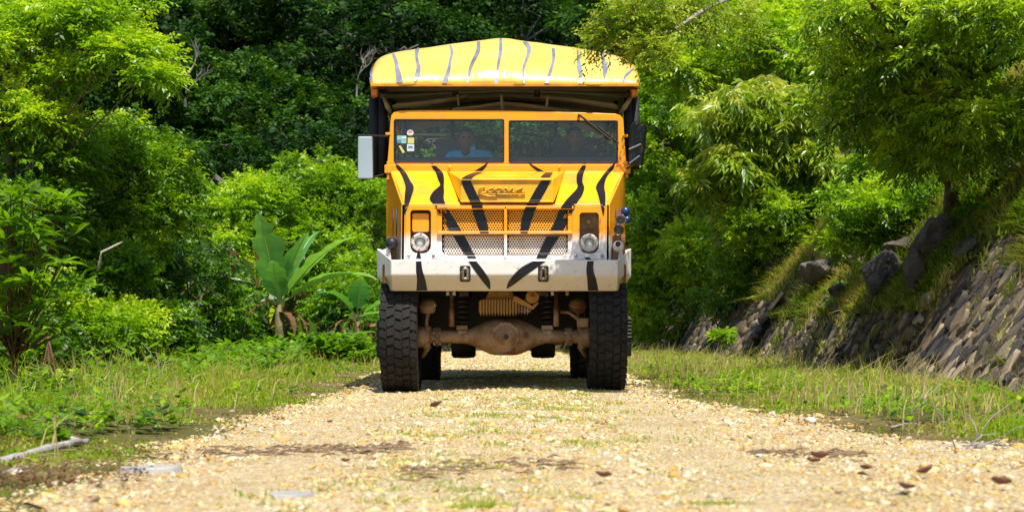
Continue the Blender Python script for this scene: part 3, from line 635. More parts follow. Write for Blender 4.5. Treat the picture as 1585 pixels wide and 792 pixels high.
def wall(label, y0, y1, wb, wt, wz, sw, st, cap, seed, as_stuff=False):
    r_ = random.Random(seed)
    root = empty('retaining_wall', (wb, (y0 + y1) / 2, 0), label, 'wall')
    # body, following the ground, with an uneven top
    ysamp = np.arange(y0, y1 + 1e-6, 0.35); bm = bmesh.new(); rows = []
    def topf(y): return 1 + 0.10 * noise.noise((y * .6, seed, 0)) + 0.04 * noise.noise((y * 2.3, seed, 2)) - 0.35 * smooth(y1 - .9, y1, y)
    def face(y, t, out=0.0):
        tt = t * topf(y); b_ = .05 * noise.noise((y * .5, t * 2, seed))
        nx, nz = -wz, (wt - wb); ln = math.hypot(nx, nz)
        return Vector((wb + (wt - wb) * tt + nx / ln * (out + b_), y, zg(wb - .3, y) - .05 + wz * tt + nz / ln * (out + b_)))
    for y in ysamp:
        rows.append([bm.verts.new(face(y, t)) for t in (-.1, .25, .5, .75, 1)] + [bm.verts.new(face(y, 1, -.5)), bm.verts.new(face(y, -.1, -.6))])
    for a, b_ in zip(rows, rows[1:]):
        for i in range(7): bm.faces.new([a[i], a[(i+1) % 7], b_[(i+1) % 7], b_[i]])
    bm.faces.new(rows[0][::-1]); bm.faces.new(rows[-1])
    obj('wall_body', bm, M.mortar, root)
    L = math.hypot(wt - wb, wz); up = Vector((wt - wb, 0, wz)).normalized(); nn = Vector((-wz, 0, wt - wb)).normalized(); al = Vector((0, 1, 0))
    cnt = 0; y = y1 - .1; Vs = []; Fs = []; As = []; base = 0
    while y > y0:
        w = sw * r_.uniform(.5, 1.8); y -= w; t = r_.uniform(-.08, .02) * L
        while t < L * topf(y) - .04:
            h = st * r_.uniform(.4, 1.6); a = r_.gauss(0.05, .2)
            c = face(y + w / 2, (t + h / 2) / L / topf(y), r_.uniform(-.005, .012))
            ax = (al * math.cos(a) + up * math.sin(a)); ay = (up * math.cos(a) - al * math.sin(a))
            m = Matrix(((ax.x, ay.x, nn.x), (ax.y, ay.y, nn.y), (ax.z, ay.z, nn.z))).to_4x4()
            m = Matrix.Translation(c - Vector(root.location)) @ m @ Matrix.Rotation(r_.gauss(0, .07), 4, 'X') @ Matrix.Rotation(r_.gauss(0, .1), 4, 'Y') @ Matrix.Diagonal((w * 1.02, h * 1.02, r_.uniform(.05, .09), 1))
            sm_ = r_.choice(SLABS)
            if not as_stuff and cnt < cap:
                o = bpy.data.objects.new('stone', sm_); C.objects.link(o); o.parent = root; o.matrix_local = m
            else:
                v = np.array([(m @ x.co)[:] for x in sm_.vertices]); Vs.append(v); rv = r_.random()
                for p in sm_.polygons:
                    ids = list(p.vertices)
                    for j in range(1, len(ids) - 1): Fs.append((ids[0] + base, ids[j] + base, ids[j+1] + base))
                As += [rv] * len(v); base += len(v)
            cnt += 1; t += h
    if Vs:
        o = link_mesh('stones', np_mesh('stones', np.concatenate(Vs), np.array(Fs), M.wallstone, np.array(As)), None); o.parent = root; tag(o, kind='stuff')
    return cnt
wall('nearest sloping stone wall of upright dark slabs at the right edge', 13.2, 21.8, 4.50, 5.75, 1.75, .12, .34, 298, 1)
wall('low middle stone wall of upright slabs below the dry grass slope', 21.9, 34.5, 4.50, 5.0, .92, .15, .25, 298, 2)
wall('farthest stone wall in shade right of the truck wheel', 34.6, 58, 4.25, 5.05, 1.28, .3, .3, 0, 3, True)
wall('remote dark stone wall just visible past the truck bumper', 58.1, 75, 4.1, 4.8, 1.5, .5, .5, 0, 4, True)

def boulder(label, px, py, Y, rx, rz, ry_, mat, seed, sub=4, jag=.6):
    rx *= 1.15; rz *= 1.15
    Y = hitY(px, py + rz * .7) - ry_ * .5; c = q(px, py, Y); bm = bmesh.new(); bmesh.ops.create_icosphere(bm, subdivisions=sub, radius=1)
    for v in bm.verts:
        d = v.co.copy(); n1 = noise.noise(d * 1.1 + Vector((seed * 3.1, 0, 0))); n2 = noise.noise(d * 2.7 + Vector((0, seed, 0))); n3 = noise.noise(d * 7 + Vector((0, 0, seed)))
        k = 1 + jag * n1 + jag * .5 * abs(n2) - .15 * jag + .16 * jag * n3
        # faceted: snap along a few directions
        for i in range(7):
            f = Vector((math.sin(i * 2.4 + seed), math.cos(i * 1.7 + seed * 2), math.sin(i * 3.9 + seed * .7))).normalized()
            e = d.dot(f) * k
            if e > .74: k *= .74 / e
        v.co = Vector((d.x * k * rx / F * Y, d.y * k * ry_, d.z * k * rz / F * Y))
    me = bpy.data.meshes.new('boulder'); bm.to_mesh(me); bm.free()
    o = link_mesh('boulder', me, mat); o.location = c; return tag(o, label, 'rock')
boulder('pale grey boulder on the grassy slope above the middle wall', 1275, 420, 28.5, 30, 19, .5, M.rock, 1)
boulder('flat whitish rock slab left of the dark block of rock', 1330, 402, 27.5, 26, 12, .4, M.rock, 2)
boulder('dark brown block of rock on the bank in the middle of the slope', 1368, 425, 26, 34, 36, .5, M.darkrock, 3, jag=.4)
boulder('tall dark rounded boulder with pale crest below the tree trunk', 1452, 372, 24, 34, 34, .45, M.rock, 4)
boulder('narrow white streaked rock leaning against the tall dark boulder', 1418, 425, 24.2, 15, 38, .3, M.rock, 5)
boulder('grey rock high on the bank at the right edge under the dark tree', 1562, 262, 21.5, 26, 16, .4, M.rock, 6)
boulder('small grey rock low on the slope at the end of the middle wall', 1392, 478, 24, 14, 10, .2, M.rock, 8)
boulder('brown earth stained rock left of the dark block of rock', 1302, 452, 28, 16, 12, .3, M.darkrock, 9)
boulder('broad pale rock partly grown over behind the dark block of rock', 1400, 385, 27, 30, 16, .4, M.rock, 10)
boulder('dark rock below the grass at the top of the near wall', 1500, 385, 22, 18, 16, .3, M.darkrock, 11)
boulder('dark rock half hidden behind the round bush on the wall', 1205, 405, 31.5, 22, 24, .4, M.darkrock, 7)

# ------------------------------------------------------------------ grass
def blades(P, Hh, W, lean, colour, seed):
    g = np.random.default_rng(seed); n = len(P)
    a = g.uniform(0, 6.28, n); d = np.stack([np.cos(a), np.sin(a), np.zeros(n)], 1); s = np.stack([-np.sin(a + .8), np.cos(a + .8), np.zeros(n)], 1)
    ln = (np.abs(g.normal(0, lean, n)) + .1)[:, None]; Hh = Hh[:, None]; W = W[:, None]; z = np.array([0, 0, 1.0])
    p1 = P + z * Hh * .55 + d * Hh * ln * .3; p2 = P + z * Hh * (1 - .3 * ln) + d * Hh * ln
    V = np.stack([P - s * W, P + s * W, p1 + s * W * .8, p1 - s * W * .8, p1 - s * W * .8, p1 + s * W * .8, p2 + s * W * .12, p2 - s * W * .12], 1)
    return V.reshape(-1, 3), np.repeat(np.clip(colour, 0, 1), 8)
def grass(name, pts, hfun, seed, w=.0045, mat=None, lean=.5, cfun=None):
    g = np.random.default_rng(seed); P = np.array(pts); n = len(P)
    hh = np.array([hfun(*p[:2]) for p in P]) * g.uniform(.45, 1.35, n)
    cn = np.array([noise.noise((p[0] * 1.3, p[1] * .9, 9)) for p in P]) * .45 + (np.array([cfun(*p[:2]) for p in P]) if cfun else 0)
    V, A = blades(P, hh, np.full(n, w) * g.uniform(.6, 1.5, n) * (1 + P[:, 1] * .03), lean, .40 + cn + g.normal(0, .2, n), seed)
    return tag(link_mesh(name, np_mesh(name, V, 4, mat or M.grass, A), None), kind='stuff')
g = np.random.default_rng(50)
def scatter(n, yr, xr_, dens, pw=1.0):
    out = []
    while len(out) < n:
        y = yr[0] + (yr[1] - yr[0]) * g.uniform() ** pw; a, b_ = xr_(y)
        if b_ <= a: continue
        x = g.uniform(a, b_)
        if g.uniform() < dens(x, y): out.append((x, y, zg(x, y)))
    return out
def broad_weeds(name, pts, seed, mat, size=.06, k=6):
    g = np.random.default_rng(seed); V = []; A = []
    for (x, y, z) in pts:
        h = size * g.uniform(.8, 3.0); c = .45 + g.normal(0, .15)
        for i in range(k):
            a = g.uniform(0, 6.28); t = g.uniform(.2, 1); l = size * g.uniform(.7, 1.4); b_ = np.array([x, y, z + h * t]); d = np.array([math.cos(a), math.sin(a), g.uniform(-.1, .6)]); w = np.array([-math.sin(a), math.cos(a), 0]) * l * .3
            V += [b_, b_ + d * l * .5 + w, b_ + d * l, b_ + d * l * .5 - w]; A += [c + g.normal(0, .06)] * 4
    tag(link_mesh(name, np_mesh(name, np.array(V), 4, mat, np.clip(np.array(A), 0, 1)), None), kind='stuff')
nz = lambda x, y, s, o: noise.noise((x * s, y * s, o))
def hl_(x, y): return (.04 + .12 * smooth(0, 1.6, xl(y) - x)) * (.75 + .9 * max(0, nz(x, y, .9, 2))) * (.45 + .55 * smooth(7, 15, y))
grass('verge_grass', scatter(70000, (6, 44), lambda y: (-(y * .29) - .4, xl(y) + .12), lambda x, y: max(.01, (.12 + 1.9 * nz(x, y, .8, 4) + .35 * smooth(11, 17, y)) * (.10 + .9 * smooth(-.1, 1.0, xl(y) - x + .5 * nz(x, y, 2, 3)))), 1.25), hl_, 51)
def hr_(x, y): return (.035 + .11 * smooth(0, 1.5, x - xr(y))) * (.75 + .8 * max(0, nz(x, y, .8, 6))) * (.5 + .5 * smooth(8, 13, y))
broad_weeds('leaf_litter', scatter(1500, (6, 19), lambda y: (-(y * .29) - .2, xl(y) + .25), lambda x, y: max(.03, .35 + 1.2 * nz(x, y, 1.2, 83)), 1.3), 66, M.leaf_dead, .022, 3)
broad_weeds('leaf_litter', scatter(1800, (8, 20), lambda y: (xr(y) - .3, seg_of(y)[0]), lambda x, y: max(.03, .3 + 1.2 * nz(x, y, 1.2, 85)), 1.3), 67, M.leaf_dead, .022, 3)
broad_weeds('leaf_litter', scatter(500, (6, 18), lambda y: (-1.5, 2.4), lambda x, y: max(.03, .2 + 1.6 * nz(x, y, 1.2, 87)), 1.3), 68, M.leaf_dead, .012, 2)
grass('verge_grass', scatter(42000, (8, 58), lambda y: (xr(y) - .12, min(seg_of(y)[0] + .1, y * .29 + .3)), lambda x, y: max(.02, (.18 + 1.8 * nz(x, y, .8, 14) + .3 * smooth(14, 25, y)) * (.10 + .9 * smooth(-.1, 1.3, x - xr(y) + .6 * nz(x, y, 2, 3)))), 1.1), hr_, 52, cfun=lambda x, y: .18 * smooth(19, 30, y))
grass('road_grass', scatter(24000, (5.8, 34), lambda y: (-1.0, 1.6), lambda x, y: max(0, nz(x, y, 1.3, 21) * 1.2 + nz(x, y, 4, 22) * 1.3 + .05) * math.exp(-((x - .1) / .6) ** 2), 2.4), lambda x, y: .034 if y < 9 else .045, 53, w=.004, cfun=lambda x, y: .05)
grass('wall_foot_grass', scatter(9000, (13, 50), lambda y: (seg_of(y)[0] - .6, seg_of(y)[0] + .12), lambda x, y: max(.05, .4 + nz(x, y, .9, 31)), 1.0), lambda x, y: .15, 54, cfun=lambda x, y: .08)
# bank above the walls
def bankd(x, y): return max(.05, .55 + 1.2 * nz(x, y, .7, 41))
grass('bank_grass', scatter(60000, (14, 46), lambda y: (seg_of(y)[1] - (.15 if y > 21.8 else .25), min(seg_of(y)[1] + 3.6, y * .29 + .6)), bankd, 1.0), lambda x, y: .22 + .28 * max(0, nz(x, y, .8, 44)), 55, w=.006, mat=M.bank_grass, lean=.7, cfun=lambda x, y: .22 * smooth(24, 28, y) - .05)
def straw(x, y): return .36
grass('dry_stalks', scatter(1100, (8, 40), lambda y: (-(y * .29) - .2, xl(y) - .3), lambda x, y: max(.02, .2 + 1.6 * nz(x, y, .8, 71)) * (.12 + .88 * smooth(10, 17, y)), 1.1), straw, 61, w=.0035, lean=.5, cfun=lambda x, y: .35)
grass('dry_stalks', scatter(1500, (9, 40), lambda y: (xr(y) + .4, seg_of(y)[0]), lambda x, y: max(.02, .2 + 1.6 * nz(x, y, .8, 73)), 1.1), straw, 62, w=.0035, lean=.5, cfun=lambda x, y: .35)
def on_wall(n, y0, y1, seed):
    g2 = np.random.default_rng(seed); out = []
    while len(out) < n:
        y = g2.uniform(y0, y1); wb, wt, wz = seg_of(y); t = g2.uniform(0, 1)
        if g2.uniform() < max(.01, nz(y * 1.2, t * 3, 1, seed) * 2.2 + .35 * smooth(.6, 1, t)): out.append((wb + (wt - wb) * t - .06, y, wz * t - .02))
    return out
grass('wall_grass', on_wall(1300, 14, 34, 5), lambda x, y: .13, 63, w=.005, mat=M.bank_grass, lean=.9, cfun=lambda x, y: .1)
g3 = [(seg_of(y)[1] + g.uniform(-.12, .15), y, seg_of(y)[2] - .04) for y in g.uniform(14, 45, 14000) if nz(y, 0, 1.6, 77) + .35 * nz(y, 3, 4, 79) > .02]
grass('wall_top_grass', g3, lambda x, y: .2, 64, w=.006, mat=M.bank_grass, lean=1.0, cfun=lambda x, y: .12 * smooth(20, 26, y))
# dirt gully between the near and the middle wall
grass('gully_grass', scatter(6000, (21.5, 24.5), lambda y: (4.55, 6.0), lambda x, y: 1), lambda x, y: .2, 56, w=.006, mat=M.bank_grass, lean=.7, cfun=lambda x, y: .15)
broad_weeds('verge_weeds', scatter(1700, (9, 40), lambda y: (-(y * .29) - .3, xl(y) - .35), lambda x, y: max(.02, .25 + 1.4 * nz(x, y, .7, 61) + .5 * smooth(2.5, 4, -x)), 1.1), 57, M.leaf_bright, .07)
leaf_base = [(x, y, zg(x, y)) for x, y in zip(g.uniform(-5.2, -2.6, 1500), g.uniform(31.2, 34, 1500))]
broad_weeds('undergrowth', leaf_base, 69, M.leaf_mid, .17, 7)
broad_weeds('verge_weeds', scatter(1800, (10, 50), lambda y: (xr(y) + .3, seg_of(y)[0]), lambda x, y: max(.02, .2 + 1.4 * nz(x, y, .7, 63)), 1.1), 58, M.leaf_bright, .06)
broad_weeds('bank_weeds', scatter(6000, (15, 48), lambda y: (seg_of(y)[1], min(seg_of(y)[1] + 4.5, y * .29 + .6)), lambda x, y: max(.02, .1 + 1.7 * nz(x, y, .6, 67)), 1.0), 59, M.leaf_mid, .09)
broad_weeds('bank_undergrowth', [(x, y, zg(x, y)) for x, y in zip(g.uniform(8.5, 22, 9000), g.uniform(12, 54, 9000))], 65, M.leaf_mid, .22, 7)
broad_weeds('undergrowth', scatter(9000, (19, 60), lambda y: (-(y * .29) - 1, -2.6 - (y - 19) * .07), lambda x, y: .08 + .92 * smooth(22, 27, y)), 60, M.leaf_mid, .13, 7)

# ------------------------------------------------------------------ banana plants, broad leaved shrub, litter
def banana_leaf(bm, lay, base, d, L, Wd, sag, lv, r_, notch=True):
    """a broad blade with a channelled midrib and torn edges"""
    d = Vector(d).normalized(); side = d.cross(Vector((0, 0, 1)));
    side = (side.normalized() if side.length > .1 else Vector((1, 0, 0)))
    n = 16; rows = []; p = Vector(base); dirv = d.copy()
    for i in range(n + 1):
        t = i / n; w = Wd * max(.03, (math.sin(math.pi * min(1, t * 1.02 + .0) ** .75)) ** .6) * .5
        if notch and r_.random() < .5 and 2 < i < n - 1: w *= r_.uniform(.55, .95)
        nrm = side.cross(dirv).normalized()
        rows.append([bm.verts.new(p - side * w + nrm * w * .30), bm.verts.new(p - side * w * .5 + nrm * w * .22), bm.verts.new(p), bm.verts.new(p + side * w * .5 + nrm * w * .22), bm.verts.new(p + side * w + nrm * w * .30)])
        p = p + dirv * (L / n); dirv = (dirv - Vector((0, 0, sag / n * (.3 + 1.6 * t)))).normalized()
    for k, (a, b_) in enumerate(zip(rows, rows[1:])):
        for j in range(4):
            f = bm.faces.new([a[j], a[j+1], b_[j+1], b_[j]])
            for lp in f.loops: lp.vert[lay] = max(0, min(1, lv + (.12 if k % 2 else -.04) + r_.gauss(0, .02)))
def banana(label, base, leaves, dead, seed, hstem, rstem):
    r_ = random.Random(seed); bx = (base[0] - 792.5) / F * base[1]; by = base[1]; bz = zg(bx, by)
    root = empty('banana_plant', (bx, by, bz), label, 'banana plant')
    top = Vector((bx, by, bz + hstem)); bm = bmesh.new()
    tube(bm, [(bx, by, bz - .1), (bx + .02, by, bz + hstem * .5), top], [rstem * 1.2, rstem, rstem * .6], 10)
    obj('stem', bm, simple('banana_stem_' + str(seed), (0.12, 0.10, 0.035), .6, var=.5, scale=5, bmp=.6, bdist=.02), root, sm=True)
    for (d, pl, L, Wd, sag, lv) in leaves:
        d = Vector(d).normalized(); bm = bmesh.new(); lay = bm.verts.layers.float.new('leafv')
        s = top + d * pl * .9; banana_leaf(bm, lay, s, d, L, Wd, sag, lv, r_)
        lf = obj('leaf', bm, M.leaf_banana, root, sm=True)
        bm = bmesh.new(); pts = [top - Vector((0, 0, .35)), top + d * pl * .4, s]; p = s.copy(); dv = d.copy()
        for i in range(8):
            p = p + dv * (L / 9); dv = (dv - Vector((0, 0, sag / 9 * (.3 + 1.6 * i / 9)))).normalized(); pts.append(p + Vector((0, -.012, .004)))
        tube(bm, pts, [.035, .022] + [.016 - .0012 * i for i in range(len(pts) - 2)], 6); rb = obj('midrib', bm, None, lf, sm=True, world_coords=False)
        rb.data.transform(Matrix.Translation(-Vector(root.location))); rb.data.materials.append(M.rib)
    for (d, L) in dead:
        bm = bmesh.new(); lay = bm.verts.layers.float.new('leafv'); banana_leaf(bm, lay, top - Vector((0, 0, r_.uniform(0, .3))), d, L, .16, 3.6, r_.uniform(.2, .9), r_)
        obj('withered_leaf', bm, M.leaf_dead, root)
M.rib = simple('banana_midrib', (0.30, 0.42, 0.12), .4, var=.1)
banana('large banana plant with one upright paddle leaf and two leaves arching right', (432, 32),
    [((-.22, -.5, 1.3), .30, 1.45, .80, .3, .62), ((.75, -.4, .85), .35, 1.7, .46, .7, .75), ((1.0, -.3, .55), .3, 1.7, .52, .9, .8), ((.35, .4, 1.0), .3, 1.4, .46, .8, .45), ((-.05, -.5, .9), .12, .8, .46, .5, .55), ((.45, -.4, 1.2), .3, 1.2, .42, .6, .6), ((-.95, -.3, .45), .25, 1.1, .42, 1.5, .45), ((.3, .5, 1), .3, 1.0, .34, .4, .3)],
    [((-.8, -.5, .3), 1.0), ((.6, -.6, .1), .7), ((.9, -.2, .2), .8)], 71, 1.05, .10)
banana('smaller banana plant nearer the truck with a wide leaf reaching behind the bumper', (553, 35),
    [((1, -.3, .55), .2, 1.15, .40, .5, .62), ((-.5, -.3, .6), .2, .8, .40, 1.2, .3), ((.7, -.5, .12), .2, .9, .3, .5, .7), ((.1, -.4, .9), .2, .7, .45, .8, .35)],
    [((.8, -.3, .5), .6), ((-.7, -.4, .6), .7)], 72, .85, .07)
banana('low young banana plant with drooping leaves in front of the smaller one', (520, 34),
    [((.9, -.5, .45), .15, .8, .26, .5, .72), ((.8, -.7, .0), .15, .75, .28, .4, .55), ((-.8, -.5, .4), .1, .55, .22, .9, .5)], [((-.5, -.6, .3), .5)], 73, .3, .05)
def leaf_pile(name, label, blobs, seed, mat, sz, n):
    g = np.random.default_rng(seed); V = []; A = []
    for (px, py, Y, rx, rz, ry_) in blobs:
        c = np.array(q(px, py, Y))
        for i in range(n):
            d = g.normal(0, .55, 3) * np.array([rx / F * Y, ry_, rz / F * Y]); b_ = c + d; a = g.normal(0, 1, 3); a[2] -= 1.2; a /= np.linalg.norm(a); w = np.cross(a, g.normal(0, 1, 3)); w /= np.linalg.norm(w); l = sz * g.uniform(.5, 1.5)
            V += [b_, b_ + a * l * .5 + w * l * .13, b_ + a * l, b_ + a * l * .5 - w * l * .13]; A += [np.clip(.4 + g.normal(0, .25), 0, 1)] * 4
    o = link_mesh(name, np_mesh(name, np.array(V), 4, mat, np.array(A)), None); return tag(o, label, kind='stuff')
leaf_pile('withered_foliage', None, [(380, 470, 33, 60, 70, .5), (345, 410, 33, 30, 30, .4), (470, 520, 33, 45, 40, .4), (550, 520, 34, 30, 30, .4), (440, 500, 32.5, 30, 45, .3)], 81, M.leaf_dead, .26, 80)
leaf_pile('hanging_foliage', None, [(370, 480, 32.6, 60, 70, .4), (400, 520, 32.6, 60, 40, .4), (330, 430, 33, 40, 40, .4)], 82, M.leaf_dark, .4, 260)
def whorl_shrub(label, base, whorls, seed, ll, lw, nl, mat, tint=0.0, cat='shrub', rs=.02):
    g = np.random.default_rng(seed); bx = (base[0] - 792.5) / F * base[1]; by = base[1]; bz = zg(bx, by)
    root = empty('broad_leaved_shrub', (bx, by, bz), label, cat); V = []; A = []; bm = bmesh.new()
    b0 = Vector((bx, by, bz - .05)); b1 = Vector((bx + g.normal(0, .03), by, bz + .5)); tube(bm, [b0, b0.lerp(b1, .5) + Vector((.03, 0, 0)), b1], [rs * 1.4, rs * 1.1, rs], 7)
    for (px, py, Y, rot) in whorls:
        c = np.array(q(px, py, Y)); cv = g.normal(0, .1)
        mid = b1.lerp(Vector(c), .5) + Vector((0, 0, -.12)); tube(bm, [b1 - Vector((0, 0, g.uniform(0, .3))), mid, Vector(c) - Vector((0, 0, .03))], [rs * .7, rs * .4, rs * .2], 5, caps=False)
        for i in range(nl):
            a = 2 * math.pi * i / nl + rot; el = g.uniform(-.25, .75); d = np.array([math.cos(a) * math.cos(el), math.sin(a) * math.cos(el), math.sin(el)]); l = ll * g.uniform(.7, 1.2)
            w = np.array([-math.sin(a), math.cos(a), g.normal(0, .3)]) * lw * l / ll * .5; up = np.array([0, 0, 1.0]); k1 = c + d * l * .35; k2 = c + d * l * .7 - up * l * .06; tip = c + d * l - up * l * .2; h = np.clip(.55 + cv + g.normal(0, .1) + tint, 0, 1); fold = up * lw * .12
            V += [c, k1 - w + fold, k1, k1, c, k1, k1 + w + fold, k1 + w + fold]; A += [h - .05] * 8
            V += [k1, k1 - w + fold, k2 - w * .8 + fold, k2, k1, k2, k2 + w * .8 + fold, k1 + w + fold]; A += [h] * 8
            V += [k2, k2 - w * .8 + fold, tip, tip, k2, tip, tip, k2 + w * .8 + fold]; A += [h] * 8
    V = np.array(V) - np.array([bx, by, bz]); o = link_mesh('foliage', np_mesh('foliage', V, 4, mat, np.array(A)), None); o.parent = root
    o.data.validate()
    obj('stem', bm, M.redbark, root, sm=True)
M.redbark = simple('reddish_brown_stem', (0.12, 0.045, 0.025), .7, var=.4, scale=9)
gg = random.Random(90)
wh = [(gg.gauss(38, 42), gg.uniform(295, 520), 15 + gg.uniform(-.5, .6), gg.uniform(0, 6)) for _ in range(92)]
wh = [w for w in wh if w[0] < 118 - abs(w[1] - 420) * .12]
whorl_shrub('broad leaved shrub with whorls of long glossy leaves and red brown stem at far left', (20, 17.2), wh, 91, .19, .05, 8, M.leaf_bright, -.18)
whorl_shrub('low plant with a few big pale green oval leaves beside the red brown stem', (85, 17.6), [(60, 575, 17.3, .3), (85, 600, 17.4, 1.2), (50, 600, 17.2, 2), (100, 585, 17.6, 0)], 92, .21, .10, 5, M.leaf_bright, .08, 'plant', .01)
whorl_shrub('small ferny yellowish plant in front of the banana plants', (345, 30), [(340, 565, 30, .2), (352, 575, 30, 1), (330, 572, 30, 2)], 93, .3, .04, 9, M.leaf_olive, .3, 'plant', .006)

def branch(name, label, cat, pts, rad, mat, twigs=0, seed=0):
    r_ = random.Random(seed); P = []
    for (px, py, Y) in pts: P.append(q(px, py, Y))
    bm = bmesh.new(); fine = []; rr = []
    for i in range(len(P) - 1):
        for k in range(4):
            t = k / 4; fine.append(P[i].lerp(P[i+1], t) + Vector((r_.gauss(0, .12), 0, r_.gauss(0, .12))) * rad); rr.append((1 - (i + t) / (len(P)) * .55) * rad * r_.uniform(.8, 1.15))
    fine.append(P[-1]); rr.append(rad * .25); tube(bm, fine, rr, 8)
    for _ in range(twigs):
        s = r_.choice(fine[2:-1]); e = s + Vector((r_.uniform(-.3, .3), r_.uniform(-.2, .2), r_.uniform(.02, .28)))
        tube(bm, [s, s.lerp(e, .5) + Vector((0, 0, .03)), e], [rad * .4, rad * .3, rad * .1], 5)
    return tag(obj(name, bm, mat, sm=True), label, cat)
def gy(py): return H * F / (py - 515)          # distance of flat ground seen at that row
branch('fallen_branch', 'weathered grey fallen branch lying in the grass at lower left', 'branch', [(-40, 728, gy(729)), (10, 715, gy(717)), (60, 700, gy(706)), (100, 688, gy(696)), (138, 680, gy(689))], .036, M.deadwood, 0, 1)
branch('fallen_branch', 'second thin grey stick beneath the weathered branch at the left edge', 'branch', [(-30, 745, gy(746)), (20, 728, gy(731)), (45, 722, gy(727))], .014, M.deadwood, 0, 2)
branch('bare_branch', 'bare pale curved branch sticking up from the left verge', 'branch', [(222, 606, gy(608)), (224, 590, 19.2), (232, 575, 19.2), (248, 563, 19.2), (268, 558, 19.3)], .018, M.pale_bark, 2, 3)
branch('bare_branch', 'broken pale branch hanging in the left thicket', 'branch', [(152, 418, 22.4), (157, 390, 22.3), (190, 374, 22.6)], .02, M.pale_bark, 0, 4)
for i, (a, b_, lb) in enumerate([((1440, 699), (1600, 694), 'long pale dry stalk, lowest of the stalks at the right edge'), ((1455, 692), (1580, 688), 'pale dry stalk in the middle of the stalks at the right edge'), ((1470, 702), (1560, 686), 'dry stalk crossing the others at the right edge'), ((1380, 662), (1420, 656), 'short brown stick at the edge of the right verge')]):
    branch('dry_stalk', lb, 'stick', [(a[0], a[1] - 1, gy(a[1])), ((a[0] + b_[0]) / 2, (a[1] + b_[1]) / 2 - 3, gy((a[1] + b_[1]) / 2)), (b_[0], b_[1] - 2, gy(b_[1]))], .009, M.deadwood, 2, 10 + i)
# matted strips of brown litter on the road
def litter(pts, wd, n, seed, mat):
    r_ = random.Random(seed); bm = bmesh.new()
    for _ in range(n):
        k = r_.random() * (len(pts) - 1); i = int(k); px = pts[i][0] + (pts[i+1][0] - pts[i][0]) * (k - i); py = pts[i][1] + (pts[i+1][1] - pts[i][1]) * (k - i)
        py += r_.gauss(0, wd); Y = gy(py); x = (px - 792.5) / F * Y; z = zr(x, Y) + r_.uniform(.012, .03); a = r_.gauss(0, .35); l = r_.uniform(.02, .11)
        tube(bm, [(x, Y, z), (x + l * .5 * math.cos(a), Y + l * .5 * math.sin(a), z + r_.uniform(0, .015)), (x + l * math.cos(a), Y + l * math.sin(a), z)], [.003, .0045, .0015], 4)
    tag(obj('dry_litter', bm, mat), kind='stuff')
litter([(310, 712), (420, 706), (500, 707), (560, 712), (620, 700)], 4.5, 150, 5, M.brownwood)
litter([(610, 748), (700, 742), (800, 738), (880, 733)], 5, 60, 6, M.brownwood)
litter([(1150, 716), (1260, 714), (1330, 722)], 4, 70, 7, M.brownwood)
litter([(0, 735), (120, 715), (240, 705)], 12, 22, 8, M.brownwood)
def dead_leaf(label, px, py, sz, seed):
    r_ = random.Random(seed); Y = gy(py); x = (px - 792.5) / F * Y; bm = bmesh.new(); n = 7; rows = []
    for i in range(n + 1):
        t = i / n; w = sz * .3 * math.sin(math.pi * (t * .92 + .04)) ** .7; cz = .5 * sz * abs(t - .45) ** 1.3 + .012
        rows.append([bm.verts.new((sz * (t - .5), -w, cz + w * 1.0 + r_.uniform(-.004, .004))), bm.verts.new((sz * (t - .5), 0, cz)), bm.verts.new((sz * (t - .5), w, cz + w * .9))])
    for a, b_ in zip(rows, rows[1:]):
        for j in range(2): bm.faces.new([a[j], a[j+1], b_[j+1], b_[j]])
    o = obj('dead_leaf', bm, M.deadleaf, sm=True); o.location = (x, Y, zr(x, Y) + .012); o.rotation_euler = (r_.uniform(-.3, .3), r_.uniform(-.3, .3), r_.uniform(-.9, .9))
    md = o.modifiers.new('thick', 'SOLIDIFY'); md.thickness = .003; tag(o, label, 'leaf', 'dead brown leaves lying on the track')
for i, (px, py, s, lb) in enumerate([(676, 638, .16, 'curled brown dead leaf on the gravel in front of the truck'), (932, 760, .10, 'curled reddish dead leaf in the middle foreground'), (1268, 728, .13, 'dark brown curled leaf near a dark twig on the right gravel'), (1258, 734, .09, 'small dark leaf touching the dark brown curled leaf'),
        (1435, 757, .11, 'reddish brown leaf left of the lower right corner leaf'), (1548, 775, .11, 'brown leaf in the lower right corner'), (1340, 750, .08, 'small brown leaf between the dark twig and reddish leaf'), (112, 765, .08, 'dark red leaf on the soil at lower left'), (1400, 786, .09, 'brown leaf at the bottom edge right of centre'), (512, 663, .07, 'tiny brown leaf on the gravel left of the truck'), (535, 730, .06, 'small reddish scrap of leaf left of centre')]):
    dead_leaf(lb, px, py, s * .62, 200 + i)
def flat_stone(name, label, px, py, wpx, t, dpt, mat, seed):
    Y = gy(py); x = (px - 792.5) / F * Y; w = wpx / F * Y; r_ = random.Random(seed); bm = bmesh.new(); k = 11
    o_ = [(math.cos(2*math.pi*i/k) * w / 2 * r_.uniform(.85, 1.1), math.sin(2*math.pi*i/k) * dpt / 2 * r_.uniform(.8, 1.1)) for i in range(k)]
    hexa(bm, [(x + a, Y + b_, zr(x, Y) - .02) for a, b_ in o_], [(x + a * .86, Y + b_ * .86, zr(x, Y) + t * r_.uniform(.7, 1.1)) for a, b_ in o_])
    tag(obj(name, bm, mat, bevel=.006), label, 'stone')
M.slab = simple('blue_grey_slab', (0.33, 0.315, 0.29), .8, var=.2, scale=10, bmp=.5, bdist=.01)
M.palestone = simple('pale_buff_stone', (0.66, 0.58, 0.44), .85, var=.25, scale=14, bmp=.7, bdist=.01)
flat_stone('flat_stone', 'long flat grey stone on the edge of the track at lower left', 236, 735, 112, .03, .22, M.slab, 1)
